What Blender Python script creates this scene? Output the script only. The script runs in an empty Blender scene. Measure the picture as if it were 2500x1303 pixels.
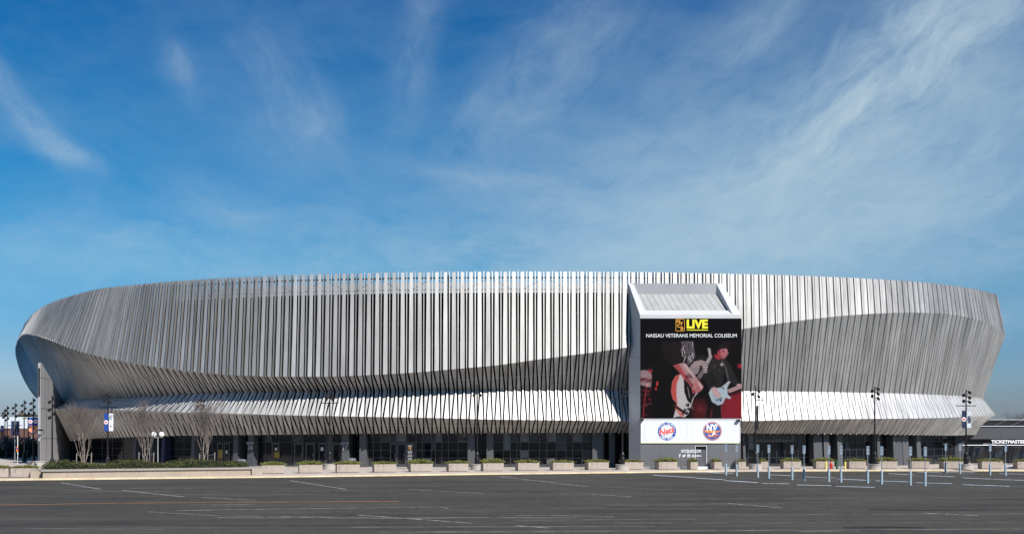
import bpy, math, random
from mathutils import Vector, Matrix
R = math.radians
random.seed(7)
sc = bpy.context.scene
COL = sc.collection
# ---------------------------------------------------------------- camera
EYE = 3.5          # camera height; focal length 2500 px on a 2500 px wide frame
cam_d = bpy.data.cameras.new("camera"); cam = bpy.data.objects.new("camera", cam_d); COL.objects.link(cam)
cam.location = (0, 0, EYE); cam.rotation_euler = (R(90), 0, 0)
cam_d.sensor_width = 36; cam_d.lens = 36.0; cam_d.shift_y = 406.5/2500
cam_d.clip_start = 0.5; cam_d.clip_end = 6000
sc.camera = cam
# ---------------------------------------------------------------- light
SUN_AZ, SUN_EL = 38, 40
sd = bpy.data.lights.new("sun", 'SUN'); so = bpy.data.objects.new("sun", sd); COL.objects.link(so)
sd.energy = 5.0; sd.angle = R(0.5); sd.color = (1, .955, .9)
tow = Vector((math.sin(R(SUN_AZ))*math.cos(R(SUN_EL)), -math.cos(R(SUN_AZ))*math.cos(R(SUN_EL)), math.sin(R(SUN_EL))))
so.rotation_euler = tow.to_track_quat('Z', 'Y').to_euler(); so.location = (60, -40, 90)
sc.view_settings.view_transform = 'Standard'; sc.view_settings.look = 'None'
sc.view_settings.exposure = .22; sc.view_settings.gamma = 1

def world():
    w = bpy.data.worlds.new("World"); sc.world = w; w.use_nodes = True
    nt = w.node_tree; N = nt.nodes; L = nt.links; N.clear()
    def nd(t, **k):
        n = N.new(t)
        for a, b in k.items(): setattr(n, a, b)
        return n
    def mth(op, a, b=None, c=None, clamp=False):
        n = nd('ShaderNodeMath', operation=op); n.use_clamp = clamp
        for i, v in enumerate((a, b, c)):
            if v is None: continue
            if isinstance(v, (int, float)): n.inputs[i].default_value = v
            else: L.new(v, n.inputs[i])
        return n.outputs[0]
    sky = nd('ShaderNodeTexSky', sky_type='NISHITA', sun_disc=False)
    sky.sun_elevation = R(SUN_EL); sky.sun_rotation = R(180-SUN_AZ); sky.air_density = 1.15; sky.dust_density = 0.35; sky.ozone_density = 3.0
    tc = nd('ShaderNodeTexCoord'); sp = nd('ShaderNodeSeparateXYZ'); L.new(tc.outputs['Generated'], sp.inputs[0])
    az = mth('ARCTAN2', sp.outputs[0], sp.outputs[1]); el = mth('ARCSINE', sp.outputs[2])
    cb = nd('ShaderNodeCombineXYZ'); L.new(az, cb.inputs[0]); L.new(el, cb.inputs[1])
    # domain warp shared by all wisps
    wn = nd('ShaderNodeTexNoise'); wn.inputs['Scale'].default_value = 7; wn.inputs['Detail'].default_value = 6
    L.new(cb.outputs[0], wn.inputs['Vector'])
    ws = nd('ShaderNodeVectorMath', operation='SUBTRACT'); L.new(wn.outputs['Color'], ws.inputs[0]); ws.inputs[1].default_value = (.5, .5, .5)
    wm = nd('ShaderNodeVectorMath', operation='SCALE'); L.new(ws.outputs[0], wm.inputs[0]); wm.inputs['Scale'].default_value = .07
    wa = nd('ShaderNodeVectorMath', operation='ADD'); L.new(cb.outputs[0], wa.inputs[0]); L.new(wm.outputs[0], wa.inputs[1])
    # hue of the clear sky: Nishita, deepened as with a polarising filter
    tint = nd('ShaderNodeMix', data_type='RGBA', blend_type='MULTIPLY'); tint.inputs[0].default_value = 1
    ramp = nd('ShaderNodeValToRGB'); L.new(el, ramp.inputs[0])
    cr = ramp.color_ramp; cr.elements[0].position = 0.0; cr.elements[0].color = SKY_LOW
    cr.elements[1].position = .42; cr.elements[1].color = SKY_TOP
    e = cr.elements.new(.16); e.color = SKY_MID
    e = cr.elements.new(.28); e.color = (.03, .70, 1.14, 1)
    e = cr.elements.new(.05); e.color = SKY_HAZE
    L.new(sky.outputs[0], tint.inputs[6]); L.new(ramp.outputs[0], tint.inputs[7])
    blobs = [  # px, py, half length, half width, angle, amount
        (2130, 250, 620, 170, 34, 1.15), (1950, 430, 640, 150, 14, .70), (1500, 470, 520, 150, -4, .42),
        (2430, 330, 300, 80, 30, .6), (60, 250, 170, 30, -50, .5), (155, 365, 110, 26, -28, .65),
        (435, 140, 70, 30, -60, .35), (1010, 130, 190, 50, 76, .36), (700, 230, 230, 130, -60, .26),
        (1340, 170, 340, 110, 40, .42), (1150, 425, 170, 26, -4, .42), (1220, 285, 110, 28, 8, .38),
        (200, 600, 360, 60, -12, .28), (1820, 70, 230, 70, 25, .45), (2330, 520, 420, 80, 20, .55),
        (1450, 640, 1500, 130, 0, .55), (780, 300, 70, 60, 80, .3), (1900, 580, 560, 110, 8, .8),
        (620, 540, 300, 50, -20, .25), (2350, 60, 360, 70, 28, .4), (2420, 640, 420, 60, 12, .5), (2300, 800, 500, 60, 4, .4), (100, 900, 300, 60, 0, .3), (1600, 330, 330, 120, 20, .35)]
    tot = None
    for i, (px, py, hl, hw, an, am) in enumerate(blobs):
        u, v = (px-1250)/2500, (1058-py)/2500
        a0 = math.atan(u); e0 = math.atan(v/math.sqrt(1+u*u))
        mp = nd('ShaderNodeMapping', vector_type='TEXTURE')
        mp.inputs['Location'].default_value = (a0, e0, 0); mp.inputs['Rotation'].default_value = (0, 0, R(an))
        mp.inputs['Scale'].default_value = (hl/2500, hw/2500, 1)
        L.new(wa.outputs[0], mp.inputs['Vector'])
        ln = nd('ShaderNodeVectorMath', operation='LENGTH'); L.new(mp.outputs[0], ln.inputs[0])
        g = mth('EXPONENT', mth('MULTIPLY', mth('POWER', ln.outputs['Value'], 2.0), -1.1))
        m2 = nd('ShaderNodeMapping', vector_type='TEXTURE'); m2.inputs['Rotation'].default_value = (0, 0, R(an))
        m2.inputs['Location'].default_value = (i*.37, i*.71, 0); m2.inputs['Scale'].default_value = (.14, .06, 1)
        L.new(wa.outputs[0], m2.inputs['Vector'])
        nn = nd('ShaderNodeTexNoise'); nn.inputs['Scale'].default_value = 2.3; nn.inputs['Detail'].default_value = 9; nn.inputs['Roughness'].default_value = .66
        nn.inputs['Distortion'].default_value = .35
        L.new(m2.outputs[0], nn.inputs['Vector'])
        k = mth('MULTIPLY_ADD', nn.outputs['Fac'], 2.7, -.84, clamp=True)
        k = mth('MULTIPLY_ADD', k, .78, .26)
        q = mth('MULTIPLY', mth('MULTIPLY', g, k), am)
        # screen-like accumulation
        tot = q if tot is None else mth('SUBTRACT', mth('ADD', tot, q), mth('MULTIPLY', tot, q))
    # faint veil everywhere
    vn = nd('ShaderNodeTexNoise'); vn.inputs['Scale'].default_value = 4; vn.inputs['Detail'].default_value = 8; vn.inputs['Roughness'].default_value = .6
    vm = nd('ShaderNodeMapping'); vm.inputs['Rotation'].default_value = (0, 0, R(35)); vm.inputs['Scale'].default_value = (1, 2.6, 1)
    L.new(wa.outputs[0], vm.inputs['Vector']); L.new(vm.outputs[0], vn.inputs['Vector'])
    veil = mth('MULTIPLY', mth('MULTIPLY_ADD', vn.outputs['Fac'], 2.6, -.95, clamp=True), .22)
    tot = mth('SUBTRACT', mth('ADD', tot, veil), mth('MULTIPLY', tot, veil))
    fac = mth('MULTIPLY', tot, .80, clamp=True)
    mix = nd('ShaderNodeMix', data_type='RGBA'); L.new(fac, mix.inputs[0]); L.new(tint.outputs[2], mix.inputs[6])
    mix.inputs[7].default_value = (6.5, 8.3, 9.4, 1)
    bg = nd('ShaderNodeBackground'); bg.inputs['Strength'].default_value = .066
    L.new(mix.outputs[2], bg.inputs['Color'])
    out = nd('ShaderNodeOutputWorld'); L.new(bg.outputs[0], out.inputs['Surface'])
SKY_LOW = (.44, .52, .90, 1); SKY_HAZE = (.52, .74, 1.12, 1); SKY_MID = (.12, .78, 1.16, 1); SKY_TOP = (.008, .58, 1.10, 1)
world()

# ---------------------------------------------------------------- materials
MATS = {}
def mat(name, col, rough=.6, metal=0, noise=0, nscale=3, stretch=(1, 1, 1), bump=0, bscale=20, spec=.5, island=0, col2=None, emit=None, trans=0):
    if name in MATS: return MATS[name]
    m = bpy.data.materials.new(name); MATS[name] = m; m.use_nodes = True
    nt = m.node_tree; N = nt.nodes; L = nt.links; b = N['Principled BSDF']
    b.inputs['Base Color'].default_value = (*col, 1); b.inputs['Roughness'].default_value = rough
    b.inputs['Metallic'].default_value = metal; b.inputs['Specular IOR Level'].default_value = spec
    tc = N.new('ShaderNodeTexCoord')
    src = None
    if noise or col2:
        mp = N.new('ShaderNodeMapping'); mp.inputs['Scale'].default_value = stretch
        L.new(tc.outputs['Object'], mp.inputs['Vector'])
        n = N.new('ShaderNodeTexNoise'); n.inputs['Scale'].default_value = nscale; n.inputs['Detail'].default_value = 6; n.inputs['Roughness'].default_value = .65
        L.new(mp.outputs[0], n.inputs['Vector'])
        r = N.new('ShaderNodeValToRGB'); L.new(n.outputs['Fac'], r.inputs[0])
        c2 = col2 or tuple(max(0, c*(1-noise)) for c in col)
        c1 = col if col2 else tuple(min(1, c*(1+noise)) for c in col)
        r.color_ramp.elements[0].position = .32; r.color_ramp.elements[0].color = (*c2, 1)
        r.color_ramp.elements[1].position = .68; r.color_ramp.elements[1].color = (*c1, 1)
        src = r.outputs[0]
    if island:
        g = N.new('ShaderNodeNewGeometry'); mr = N.new('ShaderNodeMapRange')
        mr.inputs['To Min'].default_value = 1-island; mr.inputs['To Max'].default_value = 1+island*.5
        L.new(g.outputs['Random Per Island'], mr.inputs['Value'])
        hv = N.new('ShaderNodeHueSaturation'); L.new(mr.outputs[0], hv.inputs['Value'])
        if src: L.new(src, hv.inputs['Color'])
        else: hv.inputs['Color'].default_value = (*col, 1)
        src = hv.outputs[0]
    if src: L.new(src, b.inputs['Base Color'])
    if bump:
        n2 = N.new('ShaderNodeTexNoise'); n2.inputs['Scale'].default_value = bscale; n2.inputs['Detail'].default_value = 4
        L.new(tc.outputs['Object'], n2.inputs['Vector'])
        bp = N.new('ShaderNodeBump'); bp.inputs['Strength'].default_value = bump; bp.inputs['Distance'].default_value = .02
        L.new(n2.outputs['Fac'], bp.inputs['Height']); L.new(bp.outputs[0], b.inputs['Normal'])
    if emit:
        b.inputs['Emission Color'].default_value = (*emit[0], 1); b.inputs['Emission Strength'].default_value = emit[1]
    return m
def s2l(*c):
    return tuple((v/255/12.92 if v/255 <= .04045 else ((v/255+.055)/1.055)**2.4) for v in c)
def paint(name, col, wear=.45, scale=(.5, 3, 1), soft=.25):
    """worn road paint: noise lets the asphalt show through"""
    m = bpy.data.materials.new(name); m.use_nodes = True; MATS[name] = m
    nt = m.node_tree; N = nt.nodes; L = nt.links; b = N['Principled BSDF']
    b.inputs['Base Color'].default_value = (*col, 1); b.inputs['Roughness'].default_value = .8
    tc = N.new('ShaderNodeTexCoord'); mp = N.new('ShaderNodeMapping'); mp.inputs['Scale'].default_value = scale
    n = N.new('ShaderNodeTexNoise'); n.inputs['Scale'].default_value = 1.6; n.inputs['Detail'].default_value = 8; n.inputs['Roughness'].default_value = .75
    L.new(tc.outputs['Object'], mp.inputs[0]); L.new(mp.outputs[0], n.inputs[0])
    mr = N.new('ShaderNodeMapRange'); mr.inputs['From Min'].default_value = wear-soft/2; mr.inputs['From Max'].default_value = wear+soft/2
    L.new(n.outputs['Fac'], mr.inputs['Value'])
    tr = N.new('ShaderNodeBsdfTransparent'); mx = N.new('ShaderNodeMixShader')
    L.new(mr.outputs[0], mx.inputs[0]); L.new(tr.outputs[0], mx.inputs[1]); L.new(b.outputs[0], mx.inputs[2])
    L.new(mx.outputs[0], N['Material Output'].inputs['Surface'])
    return m
ALU = mat('brushed_aluminium', (.385, .377, .362), rough=.55, metal=.74, noise=.20, nscale=.8, stretch=(1.4, 1.4, .12), island=.22)
ALU_LOW = mat('brushed_aluminium_skirt', (.40, .395, .383), rough=.58, metal=.6, noise=.2, nscale=.6, stretch=(1.2, 1.2, .12), island=.16)
ALU_CANOPY_LIT = mat('brushed_aluminium_canopy_lit', (.56, .55, .535), rough=.5, metal=.45, noise=.16, nscale=.6, stretch=(1.2, 1.2, .3), island=.12)  # fin metal lightened for the canopy slope: sun brightness put into the colour
ALU_FLAT = mat('aluminium_panel', (.60, .60, .61), rough=.45, metal=.3, noise=.05, nscale=.5, stretch=(1, 1, .2))
ALU_DARK = mat('grey_metal_panel', (.36, .36, .37), rough=.5, metal=.2, noise=.07, nscale=.5, stretch=(1, 1, .3))
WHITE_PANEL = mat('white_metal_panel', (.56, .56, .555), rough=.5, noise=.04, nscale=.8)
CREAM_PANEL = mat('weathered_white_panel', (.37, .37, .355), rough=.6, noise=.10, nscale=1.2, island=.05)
BLACKWALL = mat('black_backing', (.006, .006, .007), rough=.8, spec=.15)
ROOFM = mat('roof_membrane', (.5, .5, .5), rough=.8, noise=.1)
PALE = mat('pale_parapet', (.33, .37, .40), rough=.6, noise=.06)
SLATE = mat('slate_paint', (.062, .064, .072), rough=.6, noise=.08, nscale=2)
SLATE_MID = mat('grey_paint', (.075, .077, .082), rough=.6, noise=.06, nscale=1.5)
DARKFRAME = mat('dark_anodised_frame', (.05, .052, .06), rough=.4, metal=.3)
LIGHTFRAME = mat('grey_anodised_frame', (.085, .088, .095), rough=.4, metal=.4)
GLASS = mat('dark_glass', (.005, .006, .009), rough=.05, spec=.55, noise=.0)
GLASS_BLUE = mat('blue_dark_glass', (.006, .008, .016), rough=.12, spec=.4)
GLASS_PALE = mat('obscured_glass', (.035, .037, .038), rough=.3, spec=.45, noise=.35, nscale=1.4)
BLACKM = mat('black_metal', (.008, .008, .009), rough=.45, spec=.4)
STONE = mat('tan_concrete', (.37, .31, .26), rough=.9, noise=.13, nscale=2.0, bump=.15, bscale=30)
STONE_SH = mat('tan_concrete_wall', (.37, .30, .235), rough=.9, noise=.10, nscale=1.1, bump=.15, bscale=18)
CAPST = mat('coping_stone', (.30, .27, .24), rough=.9, noise=.08)
SOIL = mat('dark_soil', (.025, .018, .012), rough=1)
LEAF = mat('juniper_leaf', (.19, .20, .045), rough=.8, island=.5)
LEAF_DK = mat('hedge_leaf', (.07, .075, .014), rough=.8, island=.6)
BARK = mat('pale_bark', (.27, .225, .19), rough=.9, noise=.25, nscale=6, stretch=(1, 1, .3))
TWIG = mat('red_brown_twig', (.20, .165, .145), rough=.9, island=.4)
BARK_FAR = mat('grey_bark', (.07, .06, .055), rough=.9)
WHITE = mat('white_paint', (.8, .8, .8), rough=.5)
BLUE = mat('royal_blue', s2l(24, 80, 165), rough=.5)
NAVY = mat('navy', s2l(20, 34, 66), rough=.6)
ORANGE = mat('orange', s2l(240, 125, 30), rough=.5)
RED = mat('red', s2l(214, 50, 45), rough=.5)
YELLOW = mat('yellow', s2l(236, 226, 40), rough=.5)
GOLD = mat('gold', s2l(226, 160, 50), rough=.5)
PALEBLUE = mat('faded_blue_plastic', (.33, .42, .47), rough=.5, noise=.10, nscale=4)
GALV = mat('galvanised_steel', (.36, .38, .40), rough=.45, metal=.5)
SIGNGREY = mat('sign_grey', (.24, .31, .36), rough=.5)
SIGNBLUE = mat('sign_blue', (.02, .06, .14), rough=.5)
GLOBE = mat('white_globe', (.78, .78, .74), rough=.3)
YBOL = mat('yellow_bollard', s2l(232, 208, 110), rough=.5)
GREEN = mat('green_paint', s2l(28, 96, 70), rough=.5)
REDP = mat('red_paint', s2l(190, 40, 30), rough=.5)
TARP = mat('black_tarpaulin', (.012, .012, .014), rough=.35, spec=.5, bump=.6, bscale=.8)

# ---------------------------------------------------------------- mesh helper
class MB:
    def __init__(s): s.v = []; s.f = []; s.m = []
    def add(s, vs, fs, m=0):
        o = len(s.v); s.v += [tuple(v) for v in vs]; s.f += [tuple(i+o for i in f) for f in fs]; s.m += [m]*len(fs)
    def quad(s, a, b, c, d, m=0): s.add((a, b, c, d), ((0, 1, 2, 3),), m)
    def box(s, x0, x1, y0, y1, z0, z1, m=0):
        s.add([(x0, y0, z0), (x1, y0, z0), (x1, y1, z0), (x0, y1, z0), (x0, y0, z1), (x1, y0, z1), (x1, y1, z1), (x0, y1, z1)],
              [(0, 3, 2, 1), (4, 5, 6, 7), (0, 1, 5, 4), (1, 2, 6, 5), (2, 3, 7, 6), (3, 0, 4, 7)], m)
    def slab(s, a, b, th, z0, z1, m=0, z0b=None, z1b=None):
        """upright slab between plan points a and b, thickness th to the back"""
        ax, ay = a; bx, by = b; l = math.hypot(bx-ax, by-ay) or 1; nx, ny = -(by-ay)/l*th, (bx-ax)/l*th
        z0b = z0 if z0b is None else z0b; z1b = z1 if z1b is None else z1b
        s.add([(ax, ay, z0), (bx, by, z0b), (bx+nx, by+ny, z0b), (ax+nx, ay+ny, z0), (ax, ay, z1), (bx, by, z1b), (bx+nx, by+ny, z1b), (ax+nx, ay+ny, z1)],
              [(0, 3, 2, 1), (4, 5, 6, 7), (0, 1, 5, 4), (1, 2, 6, 5), (2, 3, 7, 6), (3, 0, 4, 7)], m)
    def tube(s, p, q, r0, r1=None, n=8, m=0, cap=True):
        r1 = r0 if r1 is None else r1; p = Vector(p); q = Vector(q); d = (q-p)
        if d.length < 1e-6: return
        d.normalize(); u = d.orthogonal().normalized(); w = d.cross(u); vs = []
        for c, r in ((p, r0), (q, r1)):
            for i in range(n):
                a = 2*math.pi*i/n; vs.append(c+u*math.cos(a)*r+w*math.sin(a)*r)
        fs = [(i, (i+1) % n, n+(i+1) % n, n+i) for i in range(n)]
        if cap: fs += [tuple(range(n))[::-1], tuple(range(n, 2*n))]
        s.add(vs, fs, m)
    def lathe(s, prof, c=(0, 0, 0), n=16, m=0):
        vs = []
        for r, z in prof:
            for i in range(n):
                a = 2*math.pi*i/n; vs.append((c[0]+math.cos(a)*r, c[1]+math.sin(a)*r, c[2]+z))
        fs = [(k*n+i, k*n+(i+1) % n, (k+1)*n+(i+1) % n, (k+1)*n+i) for k in range(len(prof)-1) for i in range(n)]
        fs += [tuple(range(n))[::-1], tuple(range((len(prof)-1)*n, len(prof)*n))]
        s.add(vs, fs, m)
    def prism(s, pts, th, m=0):
        """pts: 3D polygon; extruded by the vector th"""
        n = len(pts); t = Vector(th); a = [Vector(p) for p in pts]
        s.add(a+[p+t for p in a], [tuple(range(n)), tuple(range(n, 2*n))[::-1]]+[(i, n+i, n+(i+1) % n, (i+1) % n) for i in range(n)], m)
    def build(s, name, mats, parent=None, smooth=False, bevel=0):
        me = bpy.data.meshes.new(name)
        v = s.v
        if parent is not None:
            l = parent.matrix_world.translation if False else wl(parent); v = [(a[0]-l[0], a[1]-l[1], a[2]-l[2]) for a in v]
        me.from_pydata(v, [], s.f); 
        if not isinstance(mats, (list, tuple)): mats = [mats]
        for m in mats: me.materials.append(m)
        if len(mats) > 1: me.polygons.foreach_set('material_index', s.m)
        if smooth: me.polygons.foreach_set('use_smooth', [True]*len(s.f))
        me.update()
        o = bpy.data.objects.new(name, me); COL.objects.link(o)
        if parent is not None: o.parent = parent
        if bevel:
            b = o.modifiers.new('bevel', 'BEVEL'); b.width = bevel; b.segments = 2; b.limit_method = 'ANGLE'
        return o
def wl(o):
    l = Vector(o.location)
    while o.parent: o = o.parent; l += Vector(o.location)
    return l
def tag(o, label=None, cat=None, group=None, kind=None):
    for k, v in (('label', label), ('category', cat), ('group', group), ('kind', kind)):
        if v: o[k] = v
    return o
def thing(name, loc, label, cat, group=None, rz=0):
    o = bpy.data.objects.new(name, None); COL.objects.link(o); o.location = loc; o.rotation_euler = (0, 0, rz)
    o.empty_display_size = .3
    return tag(o, label, cat, group)
def clone(o, loc=None, rz=None, label=None, parent=None, top=True):
    c = o.copy(); COL.objects.link(c)
    if parent is not None: c.parent = parent
    if loc is not None: c.location = loc
    if rz is not None: c.rotation_euler = (0, 0, rz)
    if label: c['label'] = label
    for ch in [x for x in bpy.data.objects if x.parent == o]: clone(ch, parent=c, top=False)
    return c
def lerp(tab, x):
    if x <= tab[0][0]: 
        return tab[0][1]
    for (a, b), (c, d) in zip(tab, tab[1:]):
        if x <= c: return b+(d-b)*(x-a)/(c-a)
    return tab[-1][1]
def smooth_tab(tab):
    """monotone cubic through the table"""
    xs = [t[0] for t in tab]; ys = [t[1] for t in tab]; n = len(xs)
    d = [(ys[i+1]-ys[i])/(xs[i+1]-xs[i]) for i in range(n-1)]
    mm = [d[0]]+[0 if d[i-1]*d[i] <= 0 else 2*d[i-1]*d[i]/(d[i-1]+d[i]) for i in range(1, n-1)]+[d[-1]]
    def f(x):
        if x <= xs[0]: return ys[0]+mm[0]*(x-xs[0])
        if x >= xs[-1]: return ys[-1]+mm[-1]*(x-xs[-1])
        for i in range(n-1):
            if x <= xs[i+1]: break
        h = xs[i+1]-xs[i]; t = (x-xs[i])/h
        return (2*t**3-3*t*t+1)*ys[i]+(t**3-2*t*t+t)*h*mm[i]+(-2*t**3+3*t*t)*ys[i+1]+(t**3-t*t)*h*mm[i+1]
    return f
def X(px, d): return (px-1250)/2500*d          # survey of the photograph: bearing and distance to a place
def Zh(py, d): return EYE+(1058-py)/2500*d
def P(px, py, d): return Vector((X(px, d), d, Zh(py, d)))
def G(px, py, z=0): d = (EYE-z)*2500/(py-1058); return Vector((X(px, d), d, z))
def text_mesh(txt, size, bold=0.0, align='CENTER', extr=.004, space=1.0, sx=1.0):
    cu = bpy.data.curves.new('t', 'FONT'); cu.body = txt; cu.size = size; cu.align_x = align; cu.align_y = 'CENTER'
    cu.offset = bold; cu.extrude = extr; cu.space_character = space; cu.resolution_u = 3
    o = bpy.data.objects.new('t', cu); COL.objects.link(o)
    dg = bpy.context.evaluated_depsgraph_get(); me = bpy.data.meshes.new_from_object(o.evaluated_get(dg))
    v = [(a.co.x*sx, a.co.y, a.co.z) for a in me.vertices]; f = [tuple(p.vertices) for p in me.polygons]
    bpy.data.objects.remove(o); bpy.data.curves.remove(cu); bpy.data.meshes.remove(me)
    return v, f
def put_text(mb, txt, c, size, right=(1, 0, 0), up=(0, 0, 1), m=0, width=None, **k):
    v, f = text_mesh(txt, size, **k); r = Vector(right); u = Vector(up); n = r.cross(u); c = Vector(c)
    if width:
        w = max(a[0] for a in v)-min(a[0] for a in v); mid = (max(a[0] for a in v)+min(a[0] for a in v))/2
        v = [((a[0]-mid)*width/w, a[1], a[2]) for a in v]
    mb.add([c+r*a[0]+u*a[1]+n*a[2] for a in v], f, m)
def disc(mb, c, r, m=0, r_in=0, n=40, off=0, th=.004):
    """flat disc or ring facing -Y"""
    c = Vector(c); vs = []; fs = []
    y0, y1 = c.y-off, c.y-off+th
    if r_in:
        for i in range(n):
            a = 2*math.pi*i/n; vs += [(c.x+math.cos(a)*r, y0, c.z+math.sin(a)*r), (c.x+math.cos(a)*r_in, y0, c.z+math.sin(a)*r_in)]
        fs = [(2*i, 2*i+1, (2*i+3) % (2*n), (2*i+2) % (2*n)) for i in range(n)]
    else:
        for i in range(n):
            a = 2*math.pi*i/n; vs.append((c.x+math.cos(a)*r, y0, c.z+math.sin(a)*r))
        fs = [tuple(range(n))]
    mb.add(vs, fs, m)
# ================================================================= ground
def grid_strip(mb, near, far, m=0):
    for (a, b), (c, d) in zip(zip(near, near[1:]), zip(far, far[1:])): mb.quad(a, b, d, c, m)
def asphalt():
    m = bpy.data.materials.new('asphalt'); m.use_nodes = True; nt = m.node_tree; N = nt.nodes; L = nt.links; b = N['Principled BSDF']
    b.inputs['Roughness'].default_value = .9; b.inputs['Specular IOR Level'].default_value = .25
    tc = N.new('ShaderNodeTexCoord')
    def nz(scale, st, det=5, rough=.6):
        mp = N.new('ShaderNodeMapping'); mp.inputs['Scale'].default_value = st; L.new(tc.outputs['Object'], mp.inputs[0])
        n = N.new('ShaderNodeTexNoise'); n.inputs['Scale'].default_value = scale; n.inputs['Detail'].default_value = det; n.inputs['Roughness'].default_value = rough
        L.new(mp.outputs[0], n.inputs[0]); return n.outputs['Fac']
    def math_(op, a, b_, c=None):
        n = N.new('ShaderNodeMath'); n.operation = op
        for i, v in enumerate((a, b_, c)):
            if v is None: continue
            if isinstance(v, (int, float)): n.inputs[i].default_value = v
            else: L.new(v, n.inputs[i])
        return n.outputs[0]
    a = nz(.12, (1, 2.2, 1)); f = nz(1.1, (1, 1, 1), 8, .75); g = nz(22, (1, 1, 1), 3, .8); st = nz(.5, (.10, 2.2, 1), 6, .7)
    g2 = nz(5, (1, .5, 1), 4, .85)
    v = math_('ADD', math_('MULTIPLY', a, .75), math_('MULTIPLY', f, .5)); v = math_('ADD', v, math_('MULTIPLY', g2, .9)); v = math_('ADD', v, math_('MULTIPLY', st, .75))
    r = N.new('ShaderNodeValToRGB'); L.new(math_('MULTIPLY', v, .345), r.inputs[0])
    r.color_ramp.elements[0].position = .40; r.color_ramp.elements[0].color = (.027, .0255, .022, 1)
    r.color_ramp.elements[1].position = .61; r.color_ramp.elements[1].color = (.100, .089, .073, 1)
    # thin pale scratches and dark cracks running with the paving lanes
    s1 = nz(1.0, (.06, 5.5, 1), 9, .72); k = N.new('ShaderNodeMapRange'); L.new(s1, k.inputs['Value'])
    k.inputs['From Min'].default_value = .60; k.inputs['From Max'].default_value = .68
    mx = N.new('ShaderNodeMix'); mx.data_type = 'RGBA'; L.new(math_('MULTIPLY', k.outputs[0], .5), mx.inputs[0]); L.new(r.outputs[0], mx.inputs[6]); mx.inputs[7].default_value = (.30, .27, .24, 1)
    s2 = nz(1.0, (.05, 3.5, 1), 7, .6); k2 = N.new('ShaderNodeMapRange'); L.new(s2, k2.inputs['Value'])
    k2.inputs['From Min'].default_value = .30; k2.inputs['From Max'].default_value = .24
    m2 = N.new('ShaderNodeMix'); m2.data_type = 'RGBA'; L.new(math_('MULTIPLY', k2.outputs[0], .65), m2.inputs[0]); L.new(mx.outputs[2], m2.inputs[6]); m2.inputs[7].default_value = (.016, .015, .015, 1)
    L.new(m2.outputs[2], b.inputs['Base Color'])
    bp = N.new('ShaderNodeBump'); bp.inputs['Strength'].default_value = .5; bp.inputs['Distance'].default_value = .02; L.new(g, bp.inputs['Height']); L.new(bp.outputs[0], b.inputs['Normal'])
    return m
g = MB(); g.quad((-2500, -300, 0), (2500, -300, 0), (2500, 3500, 0), (-2500, 3500, 0))
tag(g.build('ground', asphalt()), kind='structure')

# kerb line (front foot of the kerb) surveyed from left to right
KERB = [(-70, 66), (-38.2, 76.5), (-19.9, 81.6), (-11.8, 84.3), (-3.5, 87.2), (9.1, 90.9), (16.9, 93.4), (22, 94.7), (26.8, 95.4), (35, 95.8), (47.7, 95.6), (80, 95)]
ky = smooth_tab(KERB)
xs = [-70+i*1.0 for i in range(151)]
PAVE = .12
pavem = mat('pavement_concrete', (.50, .43, .37), rough=.9, noise=.10, nscale=.8, bump=.1, bscale=15)
kerbm = mat('kerb_yellow_paint', (.66, .53, .33), rough=.85, noise=.22, nscale=1.2, stretch=(.5, 1, 1))
p = MB()
def kz(x):  # dropped kerbs at the accessible bays
    if 18.5 < x < 25.5: return .012+.108*min(1, max(0, abs(x-22)-2.5)/1.0)
    if 40.5 < x < 43.8: return .012+.108*min(1, max(0, abs(x-42.1)-1.0)/.7)
    return PAVE
n0 = [(x, ky(x)+.32, kz(x)) for x in xs]; n1 = [(x, ky(x)+2.2, PAVE) for x in xs]; n2 = [(x, 320, PAVE) for x in xs]
grid_strip(p, n0, n1); grid_strip(p, n1, n2)
tag(p.build('pavement', pavem), kind='structure')
k = MB()
for x0, x1 in zip(xs, xs[1:]):
    a0, a1 = kz(x0), kz(x1); g_ = .012
    k.add([(x0, ky(x0), 0), (x1-g_, ky(x1), 0), (x1-g_, ky(x1)+.03, a1+.002), (x0, ky(x0)+.03, a0+.002), (x1-g_, ky(x1)+.33, a1+.002), (x0, ky(x0)+.33, a0+.002)], [(0, 1, 2, 3), (3, 2, 4, 5)])
tag(k.build('kerb', kerbm), kind='structure')

# ---- painted markings (each a sheet 4 mm above the asphalt)
WP = paint('worn_white_paint', (.62, .59, .54), .50, (1.2, 3, 1), .22); BP = paint('worn_blue_paint', (.70, .80, .88), .40, (1.2, 1.2, 1), .2)
BPF = paint('faint_blue_paint', (.20, .27, .30), .47, (1.5, 1.5, 1), .3)
OP = paint('worn_orange_paint', (.70, .26, .06), .36, (.5, 2, 1), .25); PP = paint('faint_pale_paint', (.50, .45, .39), .50, (.35, 3, 1), .2)
def line_on_ground(pts, w, m, z=.004, name='painted_line'):
    mb = MB(); q = [G(*p_) for p_ in pts]
    dense = []
    for a, b in zip(q, q[1:]):
        n = max(1, int((b-a).length/1.5))
        for i in range(n): dense.append(a.lerp(b, i/n))
    dense.append(q[-1])
    L_, R_ = [], []
    for i, c in enumerate(dense):
        t = (dense[min(i+1, len(dense)-1)]-dense[max(i-1, 0)]); t.normalize(); nn = Vector((-t.y, t.x, 0))
        ww = w/2*(1+.15*math.sin(i*1.7)); L_.append((c.x+nn.x*ww, c.y+nn.y*ww, z)); R_.append((c.x-nn.x*ww, c.y-nn.y*ww, z))
    grid_strip(mb, R_, L_); tag(mb.build(name, m), kind='structure')
line_on_ground([(-60, 1232.5), (110, 1230), (300, 1227), (600, 1224.3), (975, 1222.5)], .15, OP)
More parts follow.
